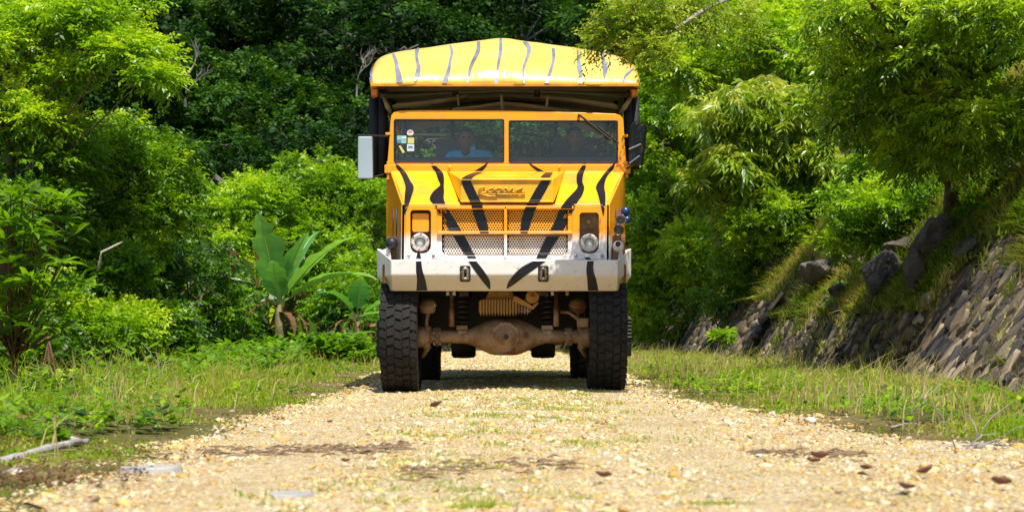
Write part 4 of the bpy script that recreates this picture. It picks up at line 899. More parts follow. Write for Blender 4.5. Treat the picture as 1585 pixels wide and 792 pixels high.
flat_stone('flat_stone', 'pale blue grey slab sunk in the gravel at the bottom left', 452, 775, 84, .016, .2, M.slab, 2)
for i, (px, py, w, lb) in enumerate([(1255, 656, 17, 'pale stone with brown underside on the right edge of the track'), (1195, 644, 10, 'small white stone left of the pale stone on the right edge'), (26, 738, 17, 'white stone beside the grey sticks at lower left'), (280, 600, 16, 'buff stone at the foot of the left thicket'), (357, 591, 15, 'buff stone under the yellowish fern on the left verge'), (1132, 661, 12, 'brown pebble on the gravel right of the truck'), (700, 748, 0, None)]):
    if lb:
        Y = gy(py); x = (px - 792.5) / F * Y; bm = bmesh.new(); bmesh.ops.create_icosphere(bm, subdivisions=3, radius=1); s = w / F * Y / 2
        for v in bm.verts: k = 1 + .3 * noise.noise(v.co * 1.5 + Vector((i * 5, 0, 0))); v.co = Vector((v.co.x * s * k * 1.1, v.co.y * s * k, v.co.z * s * k * .7))
        o = obj('stone', bm, M.palestone, sm=False); o.location = (x, Y, zr(x, Y) + s * .45); tag(o, lb, 'stone')
bm = bmesh.new(); Y = gy(605); x = (742 - 792.5) / F * Y
hexa(bm, [(x - .04, Y, .03), (x + .04, Y + .02, .045), (x + .05, Y + .05, .045), (x - .03, Y + .04, .03)], [(x - .04, Y, .034), (x + .04, Y + .02, .05), (x + .05, Y + .05, .05), (x - .03, Y + .04, .034)])
tag(obj('wrapper', bm, M.blue), 'tiny blue scrap of litter on the gravel under the truck front', 'litter')

# ------------------------------------------------------------------ the truck
BY, FY, SY, WY, CY = 17.30, 17.50, 18.20, 18.26, 18.15   # bumper, fascia, scuttle, windscreen, canopy lip
T = empty('safari_truck', (-.08, 20, 0), 'yellow tiger striped open safari truck with canvas canopy facing the camera', 'truck')
def P(name, bm, mat, sm=False, bevel=.004, parent=None): return obj(name, bm, mat, parent or T, sm, bevel)
def sub(name, bm, mat, parent, sm=False, bevel=0):
    return obj(name, bm, mat, parent, sm, bevel)
RAY = []
# fascia with grille and lamp openings
fas = cplate('front_panel', [q2 for q2 in rrect(621, 943, 316, 403, 3)], [rrect(684, 879, 321, 395, [3, 9, 9, 3]), rrect(635, 667, 325, 392, [5, 12, 12, 5]), rrect(897, 927, 329, 392, [5, 12, 12, 5])], FY, .05, M.paint, T)
RAY.append(fas)
for x0, x1, nm in ((628, 676, 'lamp_surround'), (886, 937, 'lamp_surround')):   # thin raised plate round each lamp recess
    hx = rrect(635, 667, 325, 392, [5, 12, 12, 5]) if x0 < 700 else rrect(897, 927, 329, 392, [5, 12, 12, 5])
    RAY.append(cplate(nm, rrect(x0, x1, 319, 401, 4), [hx], FY - .014, .008, M.paint, T, bev=.002))
for x0, x1 in ((633, 669), (895, 929)):
    bm = bmesh.new(); a = q(x0, 394, FY); b_ = q(x1, 323, FY)
    box(bm, a.x, b_.x, FY + .13, FY + .15, a.z, b_.z)
    for u in (a.x, b_.x): box(bm, u - .008, u + .008, FY + .055, FY + .13, a.z, b_.z)
    box(bm, a.x, b_.x, FY + .055, FY + .13, a.z - .01, a.z); box(bm, a.x, b_.x, FY + .055, FY + .13, b_.z, b_.z + .01)
    P('lamp_recess', bm, M.recess if hasattr(M, 'recess') else M.rust, bevel=0)
cplate('cover_plate', rrect(638, 664, 330, 359, 3), [], FY + .03, .02, M.paint, T)
lathe(bm := bmesh.new(), q(911, 343, FY + .10), (0, -1, 0), [(0, .03), (.012, .028), (.02, .018)], 14); P('indicator', bm, M.rust, True, 0)
def headlight(px, py):
    c = q(px, py, FY + .03); bm = bmesh.new()
    lathe(bm, c, (0, -1, 0), [(-.04, .088), (.02, .090), (.045, .082), (.05, .068), (.04, .056), (.01, .054), (-.04, .053)], 28)
    h = P('headlight', bm, M.cream, True, 0)
    bm = bmesh.new(); lathe(bm, c, (0, -1, 0), [(.0, .055), (.012, .05), (.022, .036), (.028, .015), (.029, 0)], 24); sub('lens', bm, M.lens, h, True)
    bm = bmesh.new(); lathe(bm, c, (0, -1, 0), [(.03, .058), (.047, .0585), (.051, .054), (.046, .049), (.03, .048)], 24, False); sub('rim', bm, M.chrome, h, True)
    for k in range(6):
        a = k * math.pi / 3 + .4; bm = bmesh.new(); lathe(bm, c + Vector((.078 * math.cos(a), 0, .078 * math.sin(a))), (0, -1, 0), [(.03, .009), (.055, .009), (.058, .005)], 7); sub('screw', bm, M.steel, h)
headlight(650.5, 375); headlight(912, 376)
for x0, x1 in ((628, 676), (886, 937)):
    for px in (x0 + 5, x1 - 5):
        bm = bmesh.new(); lathe(bm, q(px, 396, FY - .016), (0, -1, 0), [(0, .016), (.006, .016), (.009, .01)], 12); P('bolt', bm, M.steel, True, 0)
# perforated grille quarters
def perf(px0, px1, py0, py1, Y, cell=.0262):
    a, b_ = q(px0, py1, Y), q(px1, py0, Y); V = []; Fc = []; dx = cell; dz = cell * math.sqrt(3) / 2
    r_ = 0; z = a.z + dz / 2
    while z < b_.z:
        x = a.x + dx / 2 + (dx / 2 if r_ % 2 else 0)
        while x < b_.x - .2 * dx:
            o_ = [(x + cell / math.sqrt(3) * math.sin(k * math.pi / 3), z + cell / math.sqrt(3) * math.cos(k * math.pi / 3)) for k in range(6)]
            i_ = [(x + cell * .34 * math.sin(k * math.pi / 3), z + cell * .34 * math.cos(k * math.pi / 3)) for k in range(6)]
            n0 = len(V); V += [(u, Y, w) for u, w in o_] + [(u, Y, w) for u, w in i_] + [(u, Y + .012, w) for u, w in i_]
            for k in range(6):
                j = (k + 1) % 6; Fc += [(n0 + k, n0 + j, n0 + 6 + j, n0 + 6 + k), (n0 + 6 + k, n0 + 6 + j, n0 + 12 + j, n0 + 12 + k)]
            x += dx
        z += dz; r_ += 1
    me = np_mesh('grille_mesh', np.array(V), np.array(Fc), M.paint_grille)
    return link_mesh('grille_mesh', me, None, T)
M.paint_grille = gradient_paint('grille_paint', q(0, 378, 17.5).z, q(0, 352, 17.5).z, (0.85, 0.38, 0.02), (0.76, 0.66, 0.58), .5)
for (x0, x1) in ((686, 779), (786, 877)):
    for (y0, y1) in ((323, 358), (364, 394)):
        perf(x0, x1, y0, y1, FY + .03)
bm = bmesh.new(); pbox(bm, 684, 879, 321, 395, FY + .16, .02); P('radiator', bm, M.dark, bevel=0)
bm = bmesh.new(); pbox(bm, 780, 785, 318, 400, FY - .03, .06); RAY.append(P('grille_post', bm, M.paint, bevel=.01))
bm = bmesh.new(); pbox(bm, 677, 886, 357.5, 362.5, FY - .035, .06); RAY.append(P('grille_bar', bm, M.paint, bevel=.008))
bm = bmesh.new(); pbox(bm, 676, 888, 318.5, 324, FY - .03, .05); RAY.append(P('grille_bar', bm, M.paint, bevel=.008))
bm = bmesh.new(); pbox(bm, 676, 888, 395, 402, FY - .012, .02); RAY.append(P('grille_bar', bm, M.paint, bevel=.004))
# sloping bonnet wings, raised middle hood
A1, B1, C1, D1 = q(604, 264, SY), q(692, 264, SY), q(713, 316, FY), q(622, 316, FY)
A2, B2, C2, D2 = q(874, 264, SY), q(967, 264, SY), q(944, 316, FY), q(858, 316, FY)
dn = Vector((0, .02, -.03))
for a in ((A1, B1, C1, D1), (A2, B2, C2, D2)):
    bm = bmesh.new(); hexa(bm, a, [p + dn for p in a]); RAY.append(P('bonnet_wing', bm, M.bonnet, bevel=.012))
ha, hb = q(693, 265, SY), q(874, 265, SY); hc, hd = q(857, 277, FY - .02), q(713, 277, FY - .02); he, hf = q(857, 314, FY - .02), q(713, 314, FY - .02)
bm = bmesh.new(); v = [bm.verts.new(p) for p in (ha, hb, hc, hd, he, hf, q(693, 272, SY), q(874, 272, SY))]
for f in ((0, 1, 2, 3), (3, 2, 4, 5), (0, 3, 5), (0, 5, 6), (1, 4, 2), (1, 7, 4), (5, 4, 7, 6), (0, 6, 7, 1)): bm.faces.new([v[i] for i in f])
RAY.append(P('hood', bm, M.bonnet, bevel=.008))
bm = bmesh.new(); pbox(bm, 712, 854, 276, 280, FY - .04, .03); RAY.append(P('hood_lip', bm, M.bonnet, bevel=.009))
bm = bmesh.new(); pbox(bm, 713, 853, 310.5, 313, FY - .03, .02); RAY.append(P('hood_lip', bm, M.bonnet, bevel=.004))
bm = bmesh.new(); pbox(bm, 765, 802, 271, 273, FY + .3, .05);  # shallow seam on the hood top
P('hood_seam', bm, M.bonnet, bevel=.003)
# script emblem on the hood
def script(pts, r=.0062):
    return [q(x, y, FY - .034) for x, y in pts], r
bm = bmesh.new()
letters = [
 [(742, 296), (748, 293), (750, 290), (747, 289.5), (742, 292), (741, 298), (746, 298.5), (752, 297)],            # e
 [(752, 297), (757, 293), (761, 290.5), (764, 292), (763, 296), (758, 298), (755, 295), (758, 291)],              # o
 [(763, 297), (768, 291), (768, 300), (768, 292), (773, 290), (777, 293), (774, 297.5), (768, 297)],             # p
 [(776, 297), (781, 291.5), (785, 290.5), (787, 293), (783, 297.5), (779, 297), (784, 291), (788, 297)],         # a
 [(788, 297), (793, 290.5), (796, 292), (793, 297.5), (797, 297.5)],                                            # r
 [(798, 297), (802, 292), (806, 293), (802, 297.5), (799, 296), (810, 289), (808, 297), (813, 297)]]            # d
for l in letters:
    p, r_ = script(l); tube(bm, p, .0095, 6)
p, r_ = script([(741, 300), (813, 300.5)]); tube(bm, p, .007, 6)
p, r_ = script([(741, 300), (755, 303), (770, 304.5), (758, 300.5)]); tube(bm, p, [.007, .008, .005, .004], 6)
em = P('emblem', bm, M.bonnet, True, 0); em['label'] = 'raised script lettering with a swoosh underline'
# cab sides, flared backward
for sx in (-1, 1):
    if sx < 0: a, b_, c, d, e = q(622, 316, FY), q(604, 264, SY), q(599, 300, SY + .1), q(598, 400, SY + .1), q(621, 403, FY)
    else: a, b_, c, d, e = q(944, 316, FY), q(967, 264, SY), q(968, 300, SY + .1), q(967, 400, SY + .1), q(943, 403, FY)
    bm = bmesh.new(); L_ = [a, b_, c, d, e]; hexa(bm, L_, [p + Vector((-sx * .03, .0, 0)) for p in L_]); P('cab_side', bm, M.paint, bevel=.004)
    for k in (0.35, 0.62):
        s = a.lerp(b_, k) * .0 + Vector((a.x + (b_.x - a.x) * k + sx * .012, FY + (SY - FY) * k, a.z - .06 + (b_.z - a.z) * k * .2)); e2 = s + Vector((0, .02, -.42)); bm = bmesh.new(); tube(bm, [s, e2], .008, 6); P('cable', bm, M.black, True, 0)
    bm = bmesh.new(); x = q(598 if sx < 0 else 968, 0, SY + .1).x; box(bm, min(x, x - sx * .03), max(x, x - sx * .03), SY + .1, 19.3, 1.28, 2.15); P('door', bm, M.paint, bevel=.01)
bm = bmesh.new(); pbox(bm, 604, 967, 254.5, 266, SY + .01, .08); RAY.append(P('scuttle', bm, M.paint, bevel=.006))
for px in (696, 866):
    bm = bmesh.new(); lathe(bm, q(px, 259, SY), (0, -1, 0), [(-.02, .008), (.03, .008), (.035, .016), (.05, .014)], 10); tube(bm, [q(px - 4, 258, SY - .02), q(px + 4, 258, SY - .02)], .008, 6); P('catch', bm, M.bonnet, True, 0)
for px in (601, 970):
    bm = bmesh.new(); pbox(bm, px - 6, px + 6, 255, 268, SY - .03, .07); tube(bm, [q(px, 250, SY), q(px, 275, SY)], .018, 8); P('hinge', bm, M.paint, bevel=.006)
# windscreen frame, seals, panes
wf = cplate('windscreen_frame', [(605, 255), (599, 255)] + [(602, 225), (604, 190), (606, 178), (610, 173.5), (617, 171.5), (650, 170.5), (780, 171), (900, 174), (952, 176), (960, 178.5), (964.5, 184), (967, 220), (970, 255)], [rrect(610, 780, 185, 251, 3), rrect(788, 956, 187, 252, 3)], WY, .05, M.paint, T, bev=.006)
RAY.append(wf)
for x0, x1, y0, y1 in ((609.3, 780.7, 184.3, 251.7), (787.3, 956.7, 186.3, 252.7)):
    s = cplate('windscreen_seal', rrect(x0, x1, y0, y1, 3), [rrect(x0 + 2.1, x1 - 2.1, y0 + 2.1, y1 - 2.1, 3)], WY - .006, .025, M.black, T, bev=.002)
    bm = bmesh.new(); pbox(bm, x0 + 1, x1 - 1, y0 + 1, y1 - 1, WY + .02, .005); P('windscreen', bm, M.glass, bevel=0)
# stickers on the left pane
def flat(name, pts, Y, mat, th=.002, parent=None):
    bm = bmesh.new(); pprism(bm, pts, Y, th); return P(name, bm, mat, bevel=0)
def flatm(n, c): return simple(n, c, .5, var=.05, bmp=0)
SG, SB, SW, SR, SYl = flatm('sticker_teal', (.25, .5, .5)), flatm('sticker_blue', (.05, .25, .45)), flatm('sticker_white', (.6, .65, .68)), flatm('sticker_red', (.6, .2, .18)), flatm('sticker_yellow', (.55, .55, .2))
circ = lambda cx, cy, r: [(cx + r * math.cos(k * .5236), cy + r * math.sin(k * .5236)) for k in range(12)]
SYY = WY + .016
flat('sticker', circ(635, 206, 5.2), SYY, SW); flat('sticker', circ(635, 205, 3.2), SYY - .003, SR); flat('sticker', rrect(631, 639, 206, 209, .5), SYY - .006, SW)
flat('sticker', rrect(614.5, 629, 210, 222, 1), SYY, SG); flat('sticker', rrect(614.5, 621, 216, 221, .5), SYY - .003, SB); flat('sticker', rrect(622, 629, 211, 215, .5), SYY - .003, SW)
flat('sticker', rrect(631, 641, 213, 222, .8), SYY, SYl); flat('sticker', rrect(630, 641, 223, 234, .8), SYY, SW); flat('sticker', rrect(632, 639, 226, 229, .3), SYY - .003, SB)
flat('sticker', [(617, 226), (620, 225), (627, 236), (623, 237)], SYY, SYl)
# wiper
bm = bmesh.new(); tube(bm, [q(896, 180, WY - .05), q(898, 179, WY - .05), q(946, 217, WY - .04)], [.012, .012, .009], 6); tube(bm, [q(925, 196, WY - .03), q(958, 222, WY - .03)], .008, 5); lathe(bm, q(896, 180, WY), (0, -1, 0), [(-.02, .015), (.06, .015)], 8); P('wiper', bm, M.black, bevel=0)
for px, py in ((600, 207), (967, 210)):
    bm = bmesh.new(); pbox(bm, px - 3.5, px + 5, py - 2, py + 2, WY - .01, .04); P('bracket', bm, M.paint)
# ---------------- bumper
zt, zc, zb = q(0, 402, BY).z, q(0, 425.5, BY).z, q(0, 450, BY + .13).z
def bump_sec(x, Y0, zt_=zt, dz=0): return [Vector((x, Y0, zt_)), Vector((x, Y0, zc)), Vector((x, Y0 + .13, zb + dz)), Vector((x, Y0 + .22, zb + dz)), Vector((x, Y0 + .22, zt_))]
xa, xb = q(605, 0, BY).x, q(957, 0, BY).x; xo, xp = q(583.5, 0, BY + .42).x, q(977, 0, BY + .42).x
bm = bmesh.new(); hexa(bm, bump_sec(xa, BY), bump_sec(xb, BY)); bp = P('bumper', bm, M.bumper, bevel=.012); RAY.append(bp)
for s, x0, x1 in ((-1, xa, xo), (1, xb, xp)):
    e = [Vector((x1, BY + .42, q(0, 372 + 12, BY + .42).z)), Vector((x1, BY + .42, q(0, 428, BY + .42).z)), Vector((x1 - s * .10, BY + .46, zb + .01)), Vector((x1 - s * .12, BY + .56, zb + .01)), Vector((x1 - s * .03, BY + .56, q(0, 384, BY + .42).z))]
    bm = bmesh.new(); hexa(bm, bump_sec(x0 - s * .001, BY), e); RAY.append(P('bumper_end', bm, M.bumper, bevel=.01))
    bm = bmesh.new(); X0, X1 = sorted((x0 + s * .015, x1 - s * .02)); hexa(bm, [Vector((x0 + s * .005, BY + .12, zt)), Vector((x1 - s * .01, BY + .44, zt)), Vector((x1 - s * .03, BY + .5, zt + .11)), Vector((x0 + s * .03, BY + .3, zt + .14))], [Vector((x0 + s * .005, BY + .16, zt)), Vector((x1 - s * .01, BY + .48, zt)), Vector((x1 - s * .03, BY + .54, zt + .11)), Vector((x0 + s * .03, BY + .34, zt + .14))]); P('bumper_gusset', bm, M.white)
    # flat brown patch at the side slot in bumper end
    m_ = (bump_sec(x0, BY)[1] + e[1]) * .5; bm = bmesh.new(); d_ = (e[1] - bump_sec(x0, BY)[1]).normalized(); n_ = Vector((s * abs(d_.y), -abs(d_.x), 0))
    w_ = d_ * .035; u_ = Vector((0, 0, .09)); c_ = m_ + Vector((0, 0, .02)) + n_ * .003; hexa(bm, [c_ - w_ - u_, c_ + w_ - u_, c_ + w_ + u_, c_ - w_ + u_], [p - n_ * .02 for p in (c_ - w_ - u_, c_ + w_ - u_, c_ + w_ + u_, c_ - w_ + u_)]); P('brown_patch', bm, M.rust, bevel=0)
for px in (720, 841):                       # shackle recesses, not cut: flat dark plates give the shade inside
    cplate('shackle_plate', rrect(px - 8.3, px + 8.3, 411, 436, 2.5), [rrect(px - 5.6, px + 5.6, 413.5, 433.5, 2)], BY - .006, .01, M.dark, T, bev=.002)
    bm = bmesh.new(); pbox(bm, px - 6, px + 6, 413, 434, BY - .002, .01); P('shackle_hole_shade', bm, M.dark, bevel=0)
    bm = bmesh.new(); tube(bm, [q(px - 3.6, 431, BY - .03)] + [q(px - 3.6 * math.cos(a), 419 - 4 * math.sin(a), BY - .035) for a in (0, .5, 1.05, 1.57, 2.1, 2.64, 3.14)] + [q(px + 3.6, 431, BY - .03)], .014, 7); tube(bm, [q(px - 5.5, 431, BY - .03), q(px + 5.5, 431, BY - .03)], .013, 7); P('shackle', bm, M.steel, True, 0)
# marker lamps, horns, plate
bm = bmesh.new(); lathe(bm, q(607, 377, FY + .1), (0, -1, 0), [(-.04, .05), (.04, .062), (.07, .06), (.10, .045), (.115, .02)], 18); lm = P('marker_lamp', bm, M.black, True, 0); bm = bmesh.new(); pbox(bm, 600, 614, 366, 402, FY + .17, .03); sub('lamp_bracket', bm, M.rust, lm)
bm = bmesh.new(); pbox(bm, 948, 968, 364, 402, FY + .12, .03); P('horn_bracket', bm, M.rust)
for px, py in ((960.5, 341), (957.5, 356)):
    bm = bmesh.new(); lathe(bm, q(px, py, FY + .02), (0, -1, 0), [(-.3, .018), (-.08, .022), (0, .04), (.03, .052), (.036, .052), (.03, .046), (-.01, .03), (-.05, .012)], 20); P('horn', bm, M.steel, True, 0)
bm = bmesh.new(); lathe(bm, q(957, 381, FY), (0, -1, 0), [(0, .055), (.012, .055), (.018, .05)], 24); pl = P('round_lamp', bm, M.cream, True, 0); bm = bmesh.new(); lathe(bm, q(956.5, 377.5, FY - .02), (0, -1, 0), [(0, .026), (.006, .02)], 14); sub('lamp_mark', bm, M.dark, pl)
for px, py, r_ in ((968, 328, .042), (970, 341, .038)):
    bm = bmesh.new(); lathe(bm, q(px, py, FY + .25), (0, -1, .2), [(-.05, .02), (0, r_), (.04, r_), (.06, r_ * .6)], 16); P('air_coupling', bm, M.blue, True, 0)
bm = bmesh.new(); tube(bm, [q(953, 346, FY + .05), q(968, 328, FY + .2)], .008, 6); P('air_pipe', bm, M.chrome, True, 0)
# ---------------- canopy
prof = [(574, 128), (575.5, 108), (583, 94), (594, 86.5), (612, 81.5), (650, 76), (700, 69), (740, 63.5), (764, 60.5), (776, 59.5), (790, 60.5), (815, 65), (850, 69.5), (885, 74), (920, 80), (945, 85), (962, 90), (975, 96), (984, 105), (988, 118), (989, 129)]
def resamp(pr, n):
    L = [0]
    for a, b_ in zip(pr, pr[1:]): L.append(L[-1] + math.hypot(b_[0] - a[0], b_[1] - a[1]))
    out = []
    for i in range(n + 1):
        s = L[-1] * i / n; k = max(j for j in range(len(L)) if L[j] <= s + 1e-9); k = min(k, len(pr) - 2); t = (s - L[k]) / (L[k+1] - L[k]); out.append((pr[k][0] + (pr[k+1][0] - pr[k][0]) * t, pr[k][1] + (pr[k+1][1] - pr[k][1]) * t))
    return out
NU = 72; pr = resamp(prof, NU); YT = CY + .75
lipL, lipR = q(573.5, 131, CY), q(988.5, 131, CY); grid = []
for i, (x, y) in enumerate(pr):
    u = i / NU; tp = q(x, y, YT); lx = lipL.x + (lipR.x - lipL.x) * min(1, max(0, (tp.x - q(574, 0, YT).x) / (q(989, 0, YT).x - q(574, 0, YT).x)))
    lp = Vector((lx, CY, lipL.z)); col = []
    for k in range(9):
        v = k / 8; yy = CY + (YT - CY) * (1 - math.sqrt(max(0, 1 - v * v)) if False else v ** 1.6); zz = lp.z + (tp.z - lp.z) * v; xx = lp.x + (tp.x - lp.x) * v
        wr = .03 * noise.noise((xx * 3.2, v * 1.6, 2)) + .014 * noise.noise((xx * 9, v * 4, 7)) + .010 * math.sin(xx * 9 + v * 2) * math.sin(math.pi * v)
        col.append(Vector((xx, yy + wr, zz + wr * .3 * (1 - v))))
    for yb in (YT + 1.0, YT + 2.2, YT + 3.5, YT + 5.0, YT + 6.6): col.append(Vector((tp.x, yb, tp.z + .0 * yb)))
    grid.append(col)
bm = bmesh.new(); vs = [[bm.verts.new(p) for p in c] for c in grid]
for a, b_ in zip(vs, vs[1:]):
    for k in range(len(a) - 1): bm.faces.new([a[k], b_[k], b_[k+1], a[k+1]])
cn = P('canopy', bm, M.vinyl, True, 0); RAY.append(cn); md = cn.modifiers.new('t', 'SOLIDIFY'); md.thickness = .008; md.offset = 0
bm = bmesh.new(); vs = [[bm.verts.new(Vector((p.x * .99, p.y + .03, p.z - .045))) for p in c] for c in grid]
for a, b_ in zip(vs, vs[1:]):
    for k in range(len(a) - 1): bm.faces.new([a[k], b_[k], b_[k+1], a[k+1]])
P('canopy_lining', bm, M.lining, True, 0)
bm = bmesh.new(); lo = q(0, 134, CY).z; a_ = [Vector((lipL.x, CY - .006, lipL.z + .012)), Vector((lipR.x, CY - .006, lipR.z + .012)), Vector((lipR.x, CY - .006, lo)), Vector((lipL.x, CY - .006, lo))]
hexa(bm, a_, [p + Vector((0, .02, 0)) for p in a_]); hem = P('canopy_hem', bm, simple('ochre_hem', (.62, .27, .02), .5, var=.2)); 
for s, x in ((-1, lipL.x), (1, lipR.x)):      # side skirts running back
    bm = bmesh.new(); box(bm, min(x, x - s * .02), max(x, x - s * .02), CY, CY + 6.6, q(0, 134, CY).z, lipL.z + .04); P('canopy_skirt', bm, simple('ochre_skirt', (.62, .27, .02), .5, var=.2), bevel=0)
    bm = bmesh.new(); px = 579 if s < 0 else 983; pprism(bm, [(px - 6, 131), (px + 5, 131), (px + 4, 146), (px - 4, 149)], CY + .05, .2); P('canopy_corner', bm, M.rust if False else simple('orange_corner', (.7, .22, .01), .5), bevel=0)
# roof frame tubes and the folded cab roof canvas
def arc(pts, Y): return [q(x, y, Y) for x, y in pts]
bm = bmesh.new(); tube(bm, arc([(588, 148), (640, 147), (700, 143), (780, 140), (860, 142), (930, 146), (974, 147)], CY + .35), .034, 8); P('roof_tube', bm, M.olive, True, 0)
bm = bmesh.new(); tube(bm, arc([(600, 139), (780, 136), (970, 139)], CY + .25), .022, 8); P('roof_tube', bm, M.olive, True, 0)
for px, y0, y1, r_ in ((703, 133, 148, .03), (708, 146, 164, .012), (776, 146, 172, .016), (833, 133, 150, .03), (848, 148, 168, .014)):
    bm = bmesh.new(); tube(bm, [q(px, y0, CY + .3), q(px + (2 if px < 780 else -2), y1, CY + .32)], r_, 8); P('roof_strut', bm, M.tan if r_ < .02 else M.black, True, 0)
def canvas_band(name, top, bot, Y, back, mat):
    bm = bmesh.new(); n = len(top); R_ = []
    for k in range(n):
        a, b_ = q(*top[k], Y), q(*bot[k], Y); c = a.lerp(b_, .5)
        R_.append([bm.verts.new(a + Vector((0, .03, 0))), bm.verts.new(c + Vector((0, -.04, .01))), bm.verts.new(b_), bm.verts.new(b_ + Vector((0, back, .02))), bm.verts.new(a + Vector((0, back, .04)))])
    for a, b_ in zip(R_, R_[1:]):
        for k in range(4): bm.faces.new([a[k], a[k+1], b_[k+1], b_[k]])
        bm.faces.new([a[4], a[0], b_[0], b_[4]])
    bm.faces.new(R_[0][::-1]); bm.faces.new(R_[-1]); return P(name, bm, mat, True, 0)
canvas_band('cab_roof_canvas', [(607, 163), (614, 159), (650, 156), (690, 151), (720, 148)], [(608, 168), (616, 167), (655, 163), (690, 158), (724, 151)], CY + .42, .3, M.tan)
canvas_band('cab_roof_canvas', [(836, 149), (880, 150), (915, 154), (948, 158), (956, 163)], [(836, 152), (880, 157), (915, 162), (946, 167), (957, 169)], CY + .42, .3, M.tan)
canvas_band('cab_roof_canvas', [(700, 167), (740, 163), (776, 156), (812, 159), (850, 165), (880, 170)], [(700, 172), (740, 168), (776, 163), (812, 167), (850, 171), (880, 174)], CY + .5, .3, M.tan)
bm = bmesh.new(); pts = [(606, 172), (640, 160), (700, 156), (776, 150), (850, 154), (930, 162), (962, 174)]
rr_ = [(q(x, y, CY + .55), q(x, y, CY + .55) + Vector((0, .75, .05))) for x, y in pts]
for (a, c), (b_, d) in zip(rr_, rr_[1:]):
    hexa(bm, [a, b_, d, c], [p - Vector((0, 0, .03)) for p in (a, b_, d, c)])
P('cab_roof', bm, M.lining, bevel=0)
for px, y0, y1, r_ in ((578.5, 148, 272, .048), (592, 150, 275, .052), (603, 150, 172, .03), (983, 150, 262, .045), (973, 150, 275, .05)):
    bm = bmesh.new(); Yp = CY + .45; tube(bm, [q(px, y0, Yp), q(px + .6, (y0 + y1) / 2, Yp), q(px, y1, Yp)], [r_, r_ * 1.15, r_], 10); P('rolled_curtain', bm, M.black_cloth, True, 0)
for px0, px1, mt in ((594, 600, 607), (977, 967, 958)):
    bm = bmesh.new(); tube(bm, [q(px0, 150, CY + .3), q(px1, 166, CY + .3), q(mt, 178, CY + .4)], [.02, .028, .012], 7); P('roof_strap', bm, M.tan, True, 0)
# mirrors
bm = bmesh.new(); mY = 18.0
a_ = [q(554, 211, mY), q(576, 211, mY), q(577, 277, mY), q(553.5, 277, mY)]; hexa(bm, a_, [p + Vector((0, .07, 0)) for p in a_]); mr = P('mirror', bm, M.mirror, bevel=.012)
bm = bmesh.new(); tube(bm, [q(553, 209, mY + .03), q(600, 211, mY + .25)], .01, 6); tube(bm, [q(564, 209, mY + .03), q(564, 214, mY + .03)], .014, 6); tube(bm, [q(560, 279, mY + .03), q(602, 268, mY + .25)], .01, 6); tube(bm, [q(577, 211, mY + .05), q(578, 277, mY + .05)], .009, 6); sub('mirror_arm', bm, M.black, mr)
bm = bmesh.new(); a_ = [q(978, 189, mY), q(1000, 193, mY), q(994, 256, mY), q(974, 254, mY)]; hexa(bm, a_, [p + Vector((0.02, .08, 0)) for p in a_]); mr = P('mirror', bm, M.black, bevel=.012)
for (x0, y0, x1, y1) in ((974, 231, 992, 223), (974, 253, 990, 241)):
    bm = bmesh.new(); tube(bm, [q(x0, y0, mY - .012), q(x1, y1, mY - .012)], .0085, 6); sub('mirror_stripe', bm, M.chrome, mr)
bm = bmesh.new(); tube(bm, [q(977, 196, mY + .2), q(985, 190, mY + .04)], .01, 6); tube(bm, [q(977, 196, mY + .2), q(974, 262, mY + .2)], .012, 6); tube(bm, [q(968, 262, mY + .2), q(984, 254, mY + .04)], .01, 6); sub('mirror_arm', bm, M.black, mr)
# ---------------- cab inside, load bed, seats
bm = bmesh.new(); pbox(bm, 606, 962, 243, 257, WY + .1, .45); P('dashboard', bm, M.grey, bevel=.02)
bm = bmesh.new(); tube(bm, [q(925 + 25 * math.cos(a), 232 + 12 * math.sin(a), 18.48 + .06 * math.sin(a)) for a in np.linspace(0, 2 * math.pi, 25)], .014, 6, caps=False)
sw_ = P('steering_wheel', bm, M.black, True, 0); bm = bmesh.new()
for a in (.4, 2.7, 4.7): tube(bm, [q(925, 233, 18.5), q(925 + 24 * math.cos(a), 232 + 11 * math.sin(a), 18.48)], .01, 5)
sub('spokes', bm, M.black, sw_)
def seat(px, w, mat, Y, hz, py0, py1):
    a, b_ = q(px - w, py1, Y), q(px + w, py0, Y); bm = bmesh.new(); box(bm, a.x, b_.x, Y, Y + .1, a.z - .3, b_.z); s = P('seat', bm, mat, bevel=.03)
    bm = bmesh.new(); box(bm, a.x, b_.x, Y - .45, Y, a.z - .42, a.z - .3); sub('cushion', bm, mat, s, bevel=.03)
seat(888, 32, M.grey, 18.95, 1.7, 212, 250); seat(706, 32, M.grey, 18.9, 1.7, 215, 250)
for px, py, w_, Yb in ((690, 207, 50, 19.9), (684, 214, 24, 20.6), (885, 205, 18, 19.9), (877, 211, 9, 20.6), (838, 205, 12, 20.2), (930, 208, 14, 20.2)):  # white tubes added for the pale light streaks behind the glass
    bm = bmesh.new(); tube(bm, [q(px - w_, py + 1, Yb), q(px, py + 1.5, Yb), q(px + w_, py - 2, Yb)], [.008, .022, .01], 6); P('light_streak', bm, M.white, True, 0)
for px in (625, 952, 700, 860): 
    bm = bmesh.new(); tube(bm, [q(px, 166, 19.4), q(px, 300, 19.4)], .022, 8); P('roof_post', bm, M.olive, True, 0)
bm = bmesh.new(); box(bm, -1.28, 1.12, 19.45, 25.4, 1.15, 1.3); P('load_floor', bm, M.dark)
for s in (-1, 1):
    bm = bmesh.new(); x = -.08 + s * 1.2; box(bm, x - .02, x + .02, 19.45, 25.4, 1.3, 1.95); P('side_board', bm, M.paint)
    for y in (19.5, 21.4, 23.3, 25.3):
        bm = bmesh.new(); tube(bm, [(x, y, 1.9), (x, y, 3.08)], .03, 8); P('roof_post', bm, M.olive, True, 0)
